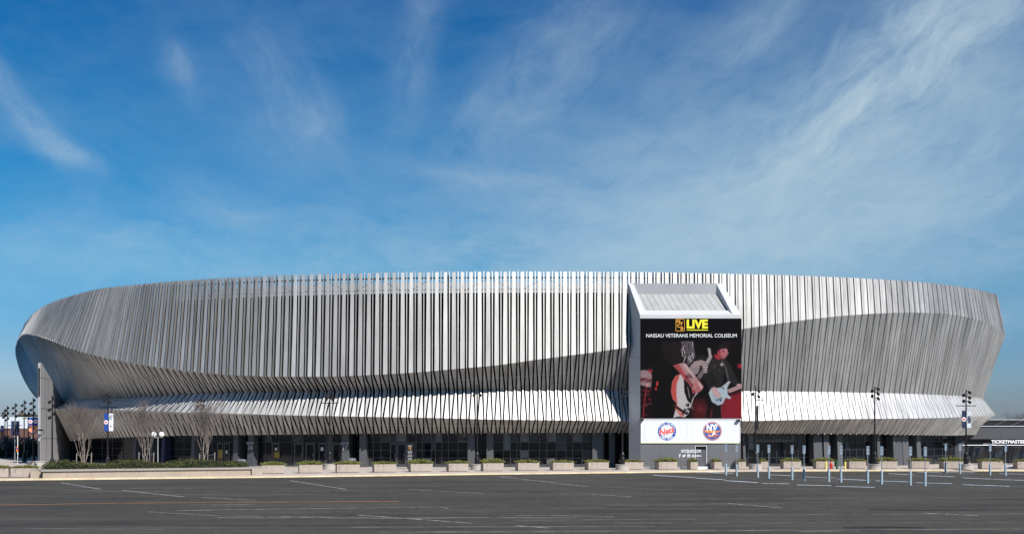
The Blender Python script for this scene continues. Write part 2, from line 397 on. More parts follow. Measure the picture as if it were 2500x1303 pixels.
for pts, w in [([(150, 1177.5), (245, 1193)], .16), ([(300, 1196), (450, 1212)], .16), ([(490, 1213), (620, 1220)], .14), ([(708, 1172), (845, 1193.5)], .16),
               ([(1220, 1162.5), (1435, 1187)], .15), ([(1460, 1187), (1640, 1194)], .13), ([(1440, 1205), (1545, 1212)], .14), ([(1000, 1194), (1180, 1203)], .14),
               ([(1778, 1228), (1910, 1238.5)], .15), ([(2250, 1251), (2390, 1257.5)], .14), ([(875, 1256), (1150, 1276)], .14), ([(1260, 1282), (1340, 1288)], .14)]:
    line_on_ground(pts, w, WP)
for pts, w in [([(455, 1231.5), (625, 1230.5)], .13), ([(433, 1245), (700, 1241), (880, 1239), (1075, 1237), (1095, 1240)], .14), ([(530, 1262), (900, 1262)], .10), ([(1190, 1160.5), (1260, 1162.5), (1215, 1163)], .12)]:
    line_on_ground(pts, w, WP)
for pts, w in [([(360, 1248), (520, 1257), (900, 1263), (1300, 1262)], .10), ([(60, 1190), (300, 1199), (560, 1198)], .09), ([(500, 1200), (900, 1197)], .08), ([(800, 1265), (1500, 1262)], .1), ([(1225, 1258), (1300, 1256.5), (1500, 1259.5)], .12),
               ([(1100, 1249), (1200, 1248)], .08), ([(860, 1286), (1600, 1283)], .10), ([(930, 1298), (1800, 1294), (2500, 1290)], .11), ([(1600, 1229), (2100, 1225)], .09), ([(1760, 1255), (2500, 1253)], .09),
               ([(1480, 1232), (1900, 1231)], .08), ([(0, 1289), (400, 1291)], .09), ([(1250, 1172), (1700, 1181)], .08), ([(1650, 1217), (2500, 1213)], .08), ([(1500, 1276), (2500, 1274)], .08), ([(400, 1206), (1100, 1207)], .09), ([(1950, 1296), (2100, 1296)], .09),
               ([(1700, 1190), (2080, 1194)], .07), ([(2300, 1185), (2500, 1196)], .08), ([(180, 1189), (480, 1192)], .07), ([(1020, 1178), (1500, 1182)], .06), ([(1250, 1269), (1700, 1266)], .07)]:
    line_on_ground(pts, w, PP)
DK = paint('sealed_crack', (.012, .011, .011), .40, (.5, 2, 1), .3)
for pts, w in [([(2120, 1243), (2260, 1244.5), (2380, 1243.5), (2520, 1244)], .42), ([(2060, 1287), (2180, 1286), (2255, 1287.5)], .40), ([(1480, 1236), (1530, 1236.3)], .2), ([(240, 1217), (520, 1216.5)], .14), ([(60, 1227), (130, 1228.5)], .2),
               ([(980, 1199), (1130, 1196)], .12), ([(0, 1281), (260, 1279), (640, 1283)], .09), ([(1300, 1225), (1900, 1219)], .08)]:
    line_on_ground(pts, w, DK, z=.008, name='sealed_crack')
# accessible bays: hatched and edge lines
def bay(pts, w=.14, m=BP): line_on_ground(pts, w, m, name='bay_marking')
for a, b in [((1595, 1159), (1700, 1165)), ((1700, 1166), (1770, 1170)), ((1770, 1172), (1850, 1177)), ((1860, 1179), (1930, 1180)), ((1945, 1182.5), (2030, 1184.5)), ((2040, 1186), (2135, 1188.5)),
             ((1880, 1158), (1940, 1160.5)), ((1965, 1163), (2040, 1166)), ((2045, 1168), (2120, 1171.5)), ((2138, 1172.5), (2220, 1175)), ((2236, 1177), (2325, 1179.5)), ((2350, 1182), (2465, 1186)),
             ((2170, 1155), (2230, 1158)), ((2265, 1160), (2330, 1163)), ((2350, 1165.5), (2420, 1168.5)), ((2425, 1169), (2500, 1171.5)), ((2240, 1151.5), (2300, 1153)), ((2310, 1152), (2380, 1153)), ((2440, 1155), (2500, 1156.5)), ((1720, 1151), (1790, 1155)), ((1700, 1153), (1760, 1154))]:
    bay([a, b], .36)
for i in range(15):
    x0 = 1640+i*62; y0 = 1162+i*1.9
    bay([(x0, y0), (x0+190, y0+1.5)], .12, BPF)
for pts in [[(1860, 1166), (1960, 1171), (2120, 1179), (2260, 1187)], [(1990, 1164), (2230, 1174)], [(2260, 1171), (2500, 1183)], [(1730, 1160), (1900, 1170)], [(2130, 1158), (2300, 1166)]]:
    bay(pts, .12, BPF)
for c, hx, hy in [((2100, 1183), 0, 0), ((1840, 1171), 0, 0)]:
    pass

# ================================================================= the arena
T_D = [(62, 147.6), (83, 135), (124, 124.6), (166, 119.2), (249, 112.1), (332, 109.4), (415, 107), (607, 103.7), (815, 101.9), (1050, 100.8), (1300, 100.5), (1532, 100.7), (1810, 102.1), (1952, 103.1), (2081, 104.5), (2206, 106.5), (2292, 108.9), (2335, 110.5), (2378, 112.5), (2425, 116.2)]
T_Y = lambda px, d: 19.38
def tz(px, y): return None
C_D = [(45, 146.5), (62, 134), (85, 124.5), (119, 117.4), (166, 112.9), (226, 109.4), (292, 107.6), (390, 105.6), (487, 104), (650, 102), (811, 100.9), (1050, 99.8), (1250, 99.4), (1532, 99.6), (1811, 101.1), (2081, 103.6), (2205, 105.3), (2330, 109), (2392, 111.6), (2430, 114.2), (2447, 116)]
C_Y = [(36, 845), (45, 826), (52, 818), (62, 814), (83, 816), (124, 828.6), (166, 847), (207, 860), (270, 876), (332, 887), (415, 899), (524, 911.6), (607, 917), (711, 918.8), (815, 918.6), (883, 915.7), (1007, 909.5), (1132, 898), (1215, 891.7), (1283, 881), (1366, 870), (1449, 860), (1532, 847), (1810, 803), (1909, 788), (2038, 772), (2124, 765.7), (2206, 762.5), (2292, 764), (2335, 769), (2378, 777.6), (2421, 792.6), (2442, 805.5), (2455, 825)]
V_D = [(120, 128), (158, 121.5), (209, 118), (246, 116.2), (307, 112.8), (371, 110.2), (463, 107.3), (557, 105.6), (724, 104), (829, 103.2), (911, 102.8), (1250, 102), (1532, 102.3), (1810, 103.9), (2081, 106.2), (2236, 109.2), (2340, 113), (2392, 117), (2401, 118.5)]
V_Y = [(158, 984), (207, 974), (290, 970), (373, 966), (415, 963.5), (566, 958.5), (690, 955), (883, 954), (1049, 952), (1507, 952), (1810, 954), (1995, 956), (2120, 958), (2249, 961.6), (2335, 965.5), (2401.6, 971.5)]
R_D = [(100, 119.5), (133, 118), (191, 115.4), (259, 112.2), (337, 109.2), (507, 105), (817, 101.4), (903, 101), (1221, 100.2), (1532, 100.4), (1810, 102), (2081, 104.2), (2249, 107.6), (2335, 110.8), (2399, 115), (2434, 119.5)]
R_Y = [(137, 999), (207, 997.6), (290, 1000), (415, 1005), (504, 1007), (607, 1010), (711, 1013), (815, 1015), (924, 1017), (1049, 1019), (1215, 1023.5), (1366, 1025), (1511, 1027), (1810, 1027), (1952, 1024), (2081, 1022), (2249, 1020.5), (2335, 1018), (2399.5, 1015), (2434, 1011)]
B_D = [(150, 122.6), (172, 121.6), (224, 118.5), (277, 115), (412, 109.8), (559, 106.5), (829, 103.4), (1250, 102.2), (1532, 102.3), (1810, 103.9), (2026, 105.4), (2212, 108.6), (2290, 111.2), (2350, 115), (2374, 119)]
B_Y = [(158, 1075.5), (187, 1073), (224, 1069), (290, 1067), (415, 1063), (607, 1061), (815, 1058.5), (1007, 1057), (1532, 1055.5), (1810, 1057), (2120, 1058.5), (2197, 1060), (2335, 1062), (2374, 1060)]
TC = [(62, 45), (83, 62), (120, 85), (172, 119), (271, 226), (324, 292), (500, 487), (650, 642), (815, 811), (1000, 999), (1300, 1300), (1532, 1532), (1810, 1811), (2076, 2081), (2200, 2206), (2322, 2331), (2378, 2391), (2425, 2447)]
CV = [(45, 135), (62, 158), (115, 209), (157, 246), (253, 307), (325, 371), (421, 463), (528, 557), (700, 724), (811, 829), (900, 911), (1215, 1218), (1366, 1364), (1449, 1439), (1532, 1520), (1860, 1849), (1950, 1934), (2060, 2033), (2270, 2237), (2400, 2352), (2447, 2396)]
VR = [(120, 100), (158, 133), (235, 191), (297, 259), (379, 337), (539, 507), (829, 817), (911, 903), (1221, 1221), (1364, 1368), (1512, 1522), (1850, 1856), (2080, 2094), (2285, 2306), (2353, 2384), (2401, 2434)]
RB = [(100, 146), (133, 172), (240, 277), (382, 412), (540, 559), (817, 829), (903, 911), (1221, 1221), (1448, 1437), (1868, 1850), (2050, 2026), (2300, 2263), (2387, 2334), (2434, 2366)]
fT = smooth_tab(T_D)
def lvl(D, Y): 
    d_ = smooth_tab(D); y_ = smooth_tab(Y) if Y else None
    def f(px):
        d = d_(px); return Vector((X(px, d), d, Zh(y_(max(Y[0][0], min(Y[-1][0], px))), d) if Y else 19.38))
    return f
FT, FC, FV, FR, FB = lvl(T_D, None), lvl(C_D, C_Y), lvl(V_D, V_Y), lvl(R_D, R_Y), lvl(B_D, B_Y)
sTC, sCV, sVR, sRB = map(smooth_tab, (TC, CV, VR, RB))
# walk the rim at even steps (one fold of the cladding every 0.83 m)
PITCH = .83
pxs = [62.0]
PER = smooth_tab([(62, 2.3), (100, 3.2), (140, 4.3), (172, 5.3), (210, 6.6), (250, 8.4), (290, 9.8), (324, 11), (420, 14.5), (500, 16.3), (600, 18), (700, 19.3), (815, 20), (1000, 20.8), (1300, 20.9), (1500, 20.7), (1810, 19.4), (1950, 18), (2050, 16.6), (2130, 15), (2230, 12.2), (2290, 10.7), (2335, 9), (2360, 7.9), (2400, 5.8), (2425, 4.2)])
while pxs[-1] < 2424: pxs.append(pxs[-1]+PER(pxs[-1]))
rows = []
for q in pxs:
    c = sTC(q); v = sCV(c); r = sVR(v); b = sRB(r)
    rows.append([FT(q), FC(c), FV(v), FR(r), FB(b)])
# smooth every level a little along the rim
for l in range(5):
    for _ in range(6):
        a = [r[l].copy() for r in rows]
        for i in range(1, len(rows)-1): rows[i][l] = (a[i-1]+a[i]*2+a[i+1])/4
def normal2(l, i, rw):
    a = rw[max(0, i-1)][l]; b = rw[min(len(rw)-1, i+1)][l]; t = Vector((b.x-a.x, b.y-a.y, 0)); t.normalize(); return Vector((t.y, -t.x, 0))
# continue round both ends with the last fold carried along the plan curve
def extend(rw, end, turn, n, out_to=None, PITCH=.55, fade=26):
    """carry the last fold on round the plan curve; sideways shear of the lower levels dies away"""
    last = rw[-1] if end > 0 else rw[0]; prev = rw[-2] if end > 0 else rw[1]
    t = last[0]-prev[0]; t.z = 0; t.normalize(); ang = math.atan2(t.y, t.x); pos = last[0].copy(); out = []
    side = 1 if end > 0 else -1
    nrm = lambda a: Vector((math.sin(a), -math.cos(a), 0))*side
    base = [((last[l]-last[0]).dot(nrm(ang)), (last[l]-last[0]).dot(t), last[l].z-last[0].z) for l in range(5)]
    for k_ in range(1, n+1):
        ang += turn(k_); tt = Vector((math.cos(ang), math.sin(ang), 0)); pos = pos+tt*PITCH; f = max(0, 1-k_/fade)
        row_ = []
        for l in range(5):
            o_, s_, z_ = base[l]; tgt = out_to[l] if out_to else o_
            row_.append(pos+nrm(ang)*(tgt+(o_-tgt)*f)+tt*s_*f+Vector((0, 0, z_)))
        out.append(row_)
    return out
nR = extend(rows, 1, lambda k_: R(5.0) if k_ < 12 else R(1.0), 70, PITCH=.55)
nL = extend(rows, -1, lambda k_: -R(2.2) if k_ < 22 else -R(.8), 80, (0, 2.0, -6, -3, -5), PITCH=.5, fade=44)
def along(pl, n):
    pl = [Vector(p_) for p_ in pl]; L_ = [(q_-p_).length for p_, q_ in zip(pl, pl[1:])]; tot = sum(L_); out = []
    for k_ in range(1, n+1):
        s = tot*k_/n; j = 0
        while j < len(L_)-1 and s > L_[j]: s -= L_[j]; j += 1
        out.append(pl[j].lerp(pl[j+1], min(1, s/L_[j])))
    for _ in range(12): out = [out[0]]+[(out[i-1]+out[i]*2+out[i+1])/4 for i in range(1, n-1)]+[out[-1]]
    return out
t0_, c0_ = rows[0][0], rows[0][1]   # the blunt left nose: rim and crease run round it on their own curves
tn = along([t0_, (-73.4, 154, 19.38), (-75.0, 159, 19.38), (-76, 165, 19.38), (-76.3, 172, 19.38), (-75, 180, 19.38), (-70, 189, 19.38)], len(nL))
cn = along([c0_, (-73.9, 152.4, 16.2), (-76.2, 157.4, 15.2), (-78.3, 163, 13.5), (-79.8, 168, 11.8), (-81.2, 175, 9.2), (-79, 184, 8.2), (-73, 192, 8.2)], len(nL))
for rw, t_, c_ in zip(nL, tn, cn): rw[0], rw[1] = t_, c_
vp = rows[0][2].copy(); vh = R(118)
for k_, rw in enumerate(nL):      # the foot of the lean follows a gentler curve of its own
    if k_ >= 30: vh -= R(2.2)
    vp = vp+Vector((math.cos(vh), math.sin(vh), 0))*.5
    for l, dz in ((2, 0), (3, -.9), (4, -3.4)): rw[l] = Vector((vp.x, vp.y, 7.2+dz))
NL = len(nL)
ROW = nL[::-1]+rows+nR
NR_ = len(ROW)
NOR = [[normal2(l, i, ROW) for l in range(5)] for i in range(NR_)]
def PL(l, t, out=0.0, dz=0.0):
    t = max(0, min(NR_-1.001, t)); i = int(t); f = t-i
    p_ = ROW[i][l].lerp(ROW[i+1][l], f); n_ = NOR[i][l].lerp(NOR[i+1][l], f)
    return Vector((p_.x+n_.x*out, p_.y+n_.y*out, p_.z+dz))
arena = thing('arena_building', (0, 118, 0), 'huge oval arena wrapped in folded brushed aluminium fins', 'arena')
def openness(i):
    px = pxs[max(0, min(len(pxs)-1, int(i)-NL))]
    return lerp([(62, .5), (150, .5), (300, .9), (420, 1.3), (850, 1.25), (1150, 1.05), (1500, .85), (1850, .42), (2100, .25), (2300, .2)], px)
WAc = [.60, .68, .34, .66, .34]; WBc = [.33, .26, .60, .28, .60]
WA = [.40, .54, .13, .55, .11]; WB = [.13, .09, .47, .13, .47]
EA = [.03, .0, .12, .0, .14]; EB = [.12, .12, .0, .12, .0]
def fins(l0, l1, i0, i1):
    mb = MB()
    for i in range(i0, i1):
        for W, E, off, kk in ((WA, EA, 0, 0), (WB, EB, .5, 1)):
            q = []
            g_ = openness(i); Wc = WBc if kk else WAc
            for l in (l0, l1):
                w_ = Wc[l]+(W[l]-Wc[l])*g_
                t = i+off; a, b = t-w_/2, t+w_/2; narrow = W[l] < .3
                dp = (.50 if narrow else .38)*(.45+.55*g_)
                eo = E[l]*(.55+.45*g_); tw_ = w_*.21*min(1, .15+.85*g_) if i > NL+60 else w_*.21; q.append([PL(l, a+.02-max(0, .22*(1-g_)) if i > NL+60 else a+.02, eo-dp), PL(l, a, eo), PL(l, b, eo-tw_), PL(l, b, eo-tw_-.03)])
            for k_ in range(3):
                mb.quad(q[0][k_+1], q[0][k_], q[1][k_], q[1][k_+1])
            # share vertices inside one fin so that it reads as one island
            if l0 == 0 and kk == 1:
                a, b = q[0][1], q[0][2]; m_ = (a+b)/2; k2 = min(1, .045/max(.01, (b-m_).length)); a = m_+(a-m_)*k2; b = m_+(b-m_)*k2; mb.add([b, a, m_+Vector((0, 0, .08+.16*g_))], [(0, 1, 2)])
            if l1 == 4 and kk == 0:
                a, b = q[1][1], q[1][2]; m_ = (a+b)/2; mb.add([a, b, m_+Vector((0, 0, -.07-.15*g_))], [(0, 1, 2)])
            if l1 == 4 and kk == 1:
                a, b = q[1][1], q[1][2]; mb.quad(b, a, PL(4, i+off-W[4]/2, -.35, .02), PL(4, i+off+W[4]/2, -.35, .02))
    me_ = mb
    # weld per fin
    seen = {}; nv = []; mp = {}
    for idx, v in enumerate(me_.v):
        key = (round(v[0], 3), round(v[1], 3), round(v[2], 3))
        if key not in seen: seen[key] = len(nv); nv.append(v)
        mp[idx] = seen[key]
    me_.v = nv; me_.f = [tuple(mp[i] for i in f) for f in me_.f]
    return me_
# pick where the lower canopy starts: at the end wall on the left
iV = next(i for i in range(NR_) if i > NL and 1250+ROW[i][3].x/ROW[i][3].y*2500 > 133)
iE = NL+len(rows)+40
i_top0 = NL-48
def part(mb, name, m, **k): return mb.build(name, m, arena, **k)
part(fins(0, 1, i_top0, iE), 'upper_fin_band', ALU)
part(fins(1, 2, i_top0, iE), 'leaning_fin_band', ALU_LOW)
part(fins(2, 3, iV, iE), 'canopy_fin_band', ALU_CANOPY_LIT)
part(fins(3, 4, iV, iE), 'canopy_skirt', ALU_LOW)
# black wall behind the fins, roof and pale inner parapet
bk = MB(); ZB = 17.45
for i in range(0, NR_-1):
    def bp(l, j, inn, z=None):
        v = PL(l, j, -inn)
        if z is not None: v.z = z
        return v
    t0, t1 = bp(0, i, .9, ZB), bp(0, i+1, .9, ZB)
    seq = [(t0, t1), (bp(1, i, .85), bp(1, i+1, .85)), (bp(2, i, .95), bp(2, i+1, .95))]
    if i >= iV-1: seq += [(bp(3, i, .95), bp(3, i+1, .95)), (bp(4, i, .95), bp(4, i+1, .95))]
    else: seq += [(bp(2, i, 2.5, 0), bp(2, i+1, 2.5, 0))]
    for (a, b), (c, d) in zip(seq, seq[1:]): bk.quad(a, b, d, c)
part(bk, 'backing_wall', BLACKWALL)
soff = MB()
for i in range(iV-1, NR_-1):
    a, b = PL(4, i, -.95, .0), PL(4, i+1, -.95, .0); c, d = PL(4, i, -9, .1), PL(4, i+1, -9, .1)
    soff.quad(a, b, d, c)
part(soff, 'soffit', BLACKWALL)
bw = MB(); ctr = Vector((-5, 165, ZB-.3))
for i in range(0, NR_-1):
    bw.add([PL(0, i, -.9)*1, PL(0, i+1, -.9)*1, ctr], [(0, 1, 2)])
    for k_ in (-3, -2): bw.v[k_] = (bw.v[k_][0], bw.v[k_][1], ZB-.3)
a, b = PL(0, 0, -.9), PL(0, NR_-1.01, -.9)
bw.add([(a.x, a.y, ZB-.3), (b.x, b.y, ZB-.3), ctr], [(1, 0, 2)])
bw.quad((a.x, a.y, 0), (b.x, b.y, 0), (b.x, b.y, ZB-.3), (a.x, a.y, ZB-.3))
part(bw, 'roof', ROOFM)
pp = MB()
for i in range(NL-40, iE):
    a, b = PL(0, i, -2.4), PL(0, i+1, -2.4)
    pp.quad((a.x, a.y, ZB-.5), (b.x, b.y, ZB-.5), (b.x, b.y, 18.72), (a.x, a.y, 18.72))
    a2, b2 = PL(0, i, -2.6), PL(0, i+1, -2.6)
    pp.quad((a.x, a.y, 18.72), (b.x, b.y, 18.72), (b2.x, b2.y, 18.72), (a2.x, a2.y, 18.72)); pp.quad((b2.x, b2.y, ZB-.5), (a2.x, a2.y, ZB-.5), (a2.x, a2.y, 18.72), (b2.x, b2.y, 18.72))
part(pp, 'inner_parapet', PALE)
for z_, r_ in ((18.88, .075), (17.72, .03)):
    rl = MB()
    for i in range(i_top0, iE):
        a, b = PL(0, i, -.5), PL(0, i+1, -.5); a.z = b.z = z_; rl.tube(a, b, r_, n=6, cap=False)
    part(rl, 'rim_rail', DARKFRAME)
i = NL-12; up = True
while i < iE-6:
    br = MB(); a, b = PL(0, i, -.62), PL(0, i+3.1, -.62); a.z, b.z = (18.85, 17.5) if up else (17.5, 18.85)
    br.tube(a, b, .028, n=5); part(br, 'brace', BLACKM); i += 3.3; up = not up
for px in (556, 694, 840, 851, 1084, 1419, 1557, 1640, 2070):
    j = min(range(len(pxs)), key=lambda q: abs(pxs[q]-px)); v = PL(0, NL+j+.27, -.45); po = MB(); po.tube((v.x, v.y, 12), (v.x, v.y, 19.15), .06, n=6); part(po, 'rim_post', BLACKM)
# thin horizontal girts glimpsed between the fins
gt = MB()
for l0, l1, f, inn in ((0, 1, .25, .5), (0, 1, .5, .5), (0, 1, .74, .5), (1, 2, .5, .5), (2, 3, .3, .42), (2, 3, .78, .42), (3, 4, .5, .45)):
    lo = i_top0 if l1 < 3 else iV
    for i in range(lo, iE):
        a = PL(l0, i, -inn).lerp(PL(l1, i, -inn), f); b = PL(l0, i+1, -inn).lerp(PL(l1, i+1, -inn), f); gt.tube(a, b, .035, n=4, cap=False)
part(gt, 'cladding_rail', GALV)

# ---- ground floor -------------------------------------------------
def plan(px, back=1.7):
    """point on the recessed glass line at bearing px"""
    t = min(range(iV-2, len(ROW)-62), key=lambda i: abs(1250+ROW[i][4].x/ROW[i][4].y*2500-px))
    def at(t):
        v = PL(4, t, -back); return 1250+v.x/v.y*2500, v
    lo, hi = t-14, t+14
    for _ in range(30):
        m_ = (lo+hi)/2
        if at(m_)[0] < px: lo = m_
        else: hi = m_
    v = at((lo+hi)/2)[1]; return Vector((v.x, v.y, 0))
TOPZ = 3.75
GLASS_Q = mat('pale_blind_glass', (.11, .115, .12), rough=.25, noise=.25, nscale=.8)
def bay_wall(x0, x1, mull, kinds, zbars=(1.02, 1.80, 2.62), frame=LIGHTFRAME, back=1.7):
    w = MB(); f = MB()
    fr = MB(); cuts = [x0]+mull+[x1]
    pts = [plan(c, back) for c in cuts]
    for a, b in zip(pts, pts[1:]):
        fr.slab((a.x, a.y), (b.x, b.y), .06, PAVE, .42, 0); fr.slab((a.x, a.y), (b.x, b.y), .06, TOPZ-.12, TOPZ+.25, 0)
        for z in zbars: fr.slab((a.x, a.y-.02), (b.x, b.y-.02), .06, z, z+.05, 0)
    for a in pts: fr.box(a.x-.03, a.x+.03, a.y-.05, a.y+.04, PAVE, TOPZ+.1)
    o = part(fr, 'window_wall', [frame]); o.parent = arena
    zs = [.42]+list(zbars)+[TOPZ-.12]
    for k_, (a, b) in enumerate(zip(pts, pts[1:])):
        for j in range(len(zs)-1):
            kd = kinds[(k_*7+j*3) % len(kinds)] if j >= len(zs)-2 else ('g' if (k_*5+j) % 7 else kinds[k_ % len(kinds)])
            pm = MB(); pm.quad((a.x+.02, a.y+.012, zs[j]+.02), (b.x-.02, b.y+.012, zs[j]+.02), (b.x-.02, b.y+.012, zs[j+1]), (a.x+.02, a.y+.012, zs[j+1]))
            m_ = {'g': GLASS, 'b': GLASS_BLUE, 'p': GLASS_PALE, 'q': GLASS_Q}[kd]
            q = pm.build('pane', m_, o)
    return o
def door(px0, px1, back=1.6, poster=None, top=2.55, m=SLATE):
    a, b = plan(px0, back), plan(px1, back); mid = (a+b)/2
    d = MB(); t = .055
    L_ = (b-a); n_ = Vector((-L_.y, L_.x, 0)).normalized()
    def pt(u, z, o=0): v = a+L_*u-n_*o; return (v.x, v.y, z)
    d.slab(pt(0, 0)[:2], pt(.12, 0)[:2], .05, PAVE, top); d.slab(pt(.88, 0)[:2], pt(1, 0)[:2], .05, PAVE, top)
    d.slab(pt(.12, 0)[:2], pt(.88, 0)[:2], .05, PAVE, .42); d.slab(pt(.12, 0)[:2], pt(.88, 0)[:2], .05, top-.14, top)
    o = part(d, 'door', m)
    gl = MB(); gl.quad(pt(.12, .42, -.02), pt(.88, .42, -.02), pt(.88, top-.14, -.02), pt(.12, top-.14, -.02)); gl.build('pane', GLASS, o)
    h = MB(); c = pt(.80, 1.15, .04); h.tube(c, (c[0], c[1], 1.45), .015, n=6); h.build('handle', GALV, o)
    if poster:
        for (u0, u1, z0, z1, pm) in poster:
            q = MB(); q.quad(pt(u0, z0, .012), pt(u1, z0, .012), pt(u1, z1, .012), pt(u0, z1, .012)); q.build('notice', pm, o)
    return o
PAPER = mat('white_paper', (.5, .5, .5), rough=.8); OCHRE = mat('ochre_notice', (.25, .17, .02), rough=.7)
# columns: pairs of tapered slate piers carrying the canopy
def pier(x0, x1, wide=0.10, m=SLATE_MID, back=.95, deep=1.6, txt=None, front=0):
    a, b = plan(x0, back), plan(x1, back); mb = MB(); L_ = (b-a); n_ = Vector((-L_.y, L_.x, 0)).normalized()
    t = 3.85
    f0, f1 = a-n_*.25, b-n_*.25+L_*wide
    vs = [(f0.x, f0.y, PAVE), (f1.x, f1.y, PAVE), (b.x+L_.x*wide+n_.x*deep, b.y+L_.y*wide+n_.y*deep, PAVE), (a.x+n_.x*deep, a.y+n_.y*deep, PAVE),
          (a.x, a.y, t), (b.x, b.y, t), (b.x+n_.x*deep, b.y+n_.y*deep, t), (a.x+n_.x*deep, a.y+n_.y*deep, t)]
    mb.add(vs, [(0, 3, 2, 1), (4, 5, 6, 7), (0, 1, 5, 4), (1, 2, 6, 5), (2, 3, 7, 6), (3, 0, 4, 7)])
    o = part(mb, 'pier', m, bevel=.015)
    if txt:
        r = L_.normalized(); c = (a+b)/2-n_*.17; le = MB()
        s_ = min(.42, L_.length*.42)
        for j, (tx, z, w) in enumerate(txt):
            put_text(le, tx, (c.x, c.y-.10, z), w, right=(r.x, r.y, 0), bold=.012)
        le.build('lettering', mat('pier_lettering', (.32, .32, .33)), o)
    return o
pier(571, 582, .1, SLATE); pier(606, 620, .1, SLATE, txt=[('GATE', 2.50, .34), ('18', 2.02, .62)])
pier(835, 851, .1, SLATE_MID, txt=[('GATE', 2.50, .34), ('17', 2.02, .62)]); pier(878, 893, .25)
pier(1142, 1159, .05); pier(1188, 1204, .05)
pier(1446, 1473, .0); pier(1487, 1500, .05, SLATE)
pier(1985, 2006, .0, SLATE); pier(2010, 2024, .05); pier(2043, 2055, .05)
pier(2179, 2201, .0, SLATE); pier(2202, 2216, .08); pier(2236, 2246, .05); pier(2352, 2362, 0, SLATE)
pier(327, 334, .0, SLATE); pier(368, 374, 0, SLATE); pier(396, 404, 0, mat('deep_blue_paint', (.012, .016, .05))); pier(469, 476, .0); pier(1813, 1819, 0, SLATE); pier(2140, 2147, 0, SLATE)
bay_wall(178, 325, [200, 224, 250, 275, 300], 'gb', frame=DARKFRAME)
bay_wall(332, 469, [355, 380, 406, 430, 450], 'gb', frame=DARKFRAME)
bay_wall(476, 571, [498, 520, 545], 'gb', frame=DARKFRAME)
bay_wall(582, 607, [], 'g', frame=DARKFRAME, back=2.8)
bay_wall(620, 835, [648, 664, 682, 713, 741, 769, 796, 812], 'gpg', zbars=(2.60,), frame=DARKFRAME)
bay_wall(851, 879, [865], 'g', back=3.2, frame=DARKFRAME)
bay_wall(896, 1142, [912, 930, 953, 968, 992, 1016, 1031, 1054, 1063, 1079, 1095, 1118], 'pgqpg', frame=LIGHTFRAME)
bay_wall(1160, 1188, [1174], 'b', back=3.2, frame=DARKFRAME)
bay_wall(1206, 1446, [1229, 1246, 1262, 1270, 1291, 1317, 1335, 1358, 1382, 1398, 1421], 'gqpgqp', frame=LIGHTFRAME)
bay_wall(1474, 1560, [1500, 1530], 'g', back=3.0, frame=DARKFRAME)
bay_wall(1814, 1975, [1826, 1841, 1860, 1880, 1896, 1916, 1934, 1948, 1962], 'pqgpg', frame=DARKFRAME)
bay_wall(1975, 2045, [2000, 2024], 'g', back=3.0, frame=DARKFRAME)
bay_wall(2056, 2178, [2064, 2074, 2091, 2108, 2124, 2138, 2152, 2165], 'gpgg', frame=DARKFRAME)
bay_wall(2178, 2236, [2206, 2222], 'g', back=3.0, frame=DARKFRAME)
bay_wall(2247, 2356, [2262, 2280, 2300, 2320, 2340], 'gb', frame=DARKFRAME)
door(664, 681, poster=[(.42, .75, 1.75, 2.05, PAPER), (.3, 1.1, 1.0, 1.6, OCHRE)]); door(718, 740); door(746, 768); door(778, 795, poster=[(.3, .68, 1.75, 2.1, PAPER)]); door(812, 832)
door(530, 545, poster=[(.2, .9, .9, 1.8, OCHRE)]); door(547, 561, poster=[(.3, .62, 1.4, 1.75, PAPER)])
door(953, 967, m=LIGHTFRAME); door(970, 991, m=LIGHTFRAME); door(992, 1014, m=LIGHTFRAME)
# shop names above the glazing
def fascia(px0, px1, z0, z1, txt, size, m, tm, back=1.55):
    a, b = plan(px0, back), plan(px1, back); mb = MB(); mb.slab((a.x, a.y), (b.x, b.y), .03, z0, z1); o = part(mb, 'shop_sign', m)
    le = MB(); r = (b-a).normalized(); c = (a+b)/2; put_text(le, txt, (c.x, c.y-.03, (z0+z1)/2), size, right=(r.x, r.y, 0), bold=.008, width=(b-a).length*.92); le.build('lettering', tm, o)
fascia(1119, 1142, 2.62, 3.5, 'Roas', .75, mat('shop_sign_grey', (.10, .10, .10), noise=.1), mat('shop_lettering_black', (.008, .008, .008)))
fascia(1843, 1938, 2.66, 3.55, 'ION BEACH HOUSE', .8, mat('shop_sign_grey', (.10, .10, .10)), mat('shop_lettering_dark', (.03, .02, .02)))
# upright end wall at the far left, ramped along its top
wa = Vector((X(99, 112), 112)); wb = Vector((X(176, 127), 127)); 
def wallpt(px):
    lo, hi = 0, 1
    for _ in range(30):
        m_ = (lo+hi)/2; c = wa.lerp(wb, m_)
        if 1250+c.x/c.y*2500 < px: lo = m_
        else: hi = m_
    return wa.lerp(wb, lo)
q0, q1, q2 = wallpt(101.5), wallpt(160), wb
zt = [(wa, Zh(886, 112)), (q0, Zh(885, q0.y)), (q1, Zh(986, q1.y)), (q2, 5.6)]
poly = [(wa.x, wa.y, 0), (wb.x, wb.y, 0)]+[(c.x, c.y, z) for c, z in zt[::-1]]
ew = MB(); ew.prism(poly, (-.27, -.03, 0)); endw = part(ew, 'end_wall', mat('end_wall_metal', (.34, .34, .35), rough=.6, metal=.1, noise=.05, nscale=.5))
jt = MB(); dn = (wb-wa).normalized(); nn = Vector((dn.y, -dn.x, 0))*.012
def wz(px, py): c = wallpt(px); return Vector((c.x, c.y, Zh(py, c.y)))+nn
def zline(z, p0, p1, w=.04):
    a, b = wallpt(p0), wallpt(p1); jt.quad(Vector((a.x, a.y, z))+nn, Vector((b.x, b.y, z))+nn, Vector((b.x, b.y, z+w))+nn, Vector((a.x, a.y, z+w))+nn)
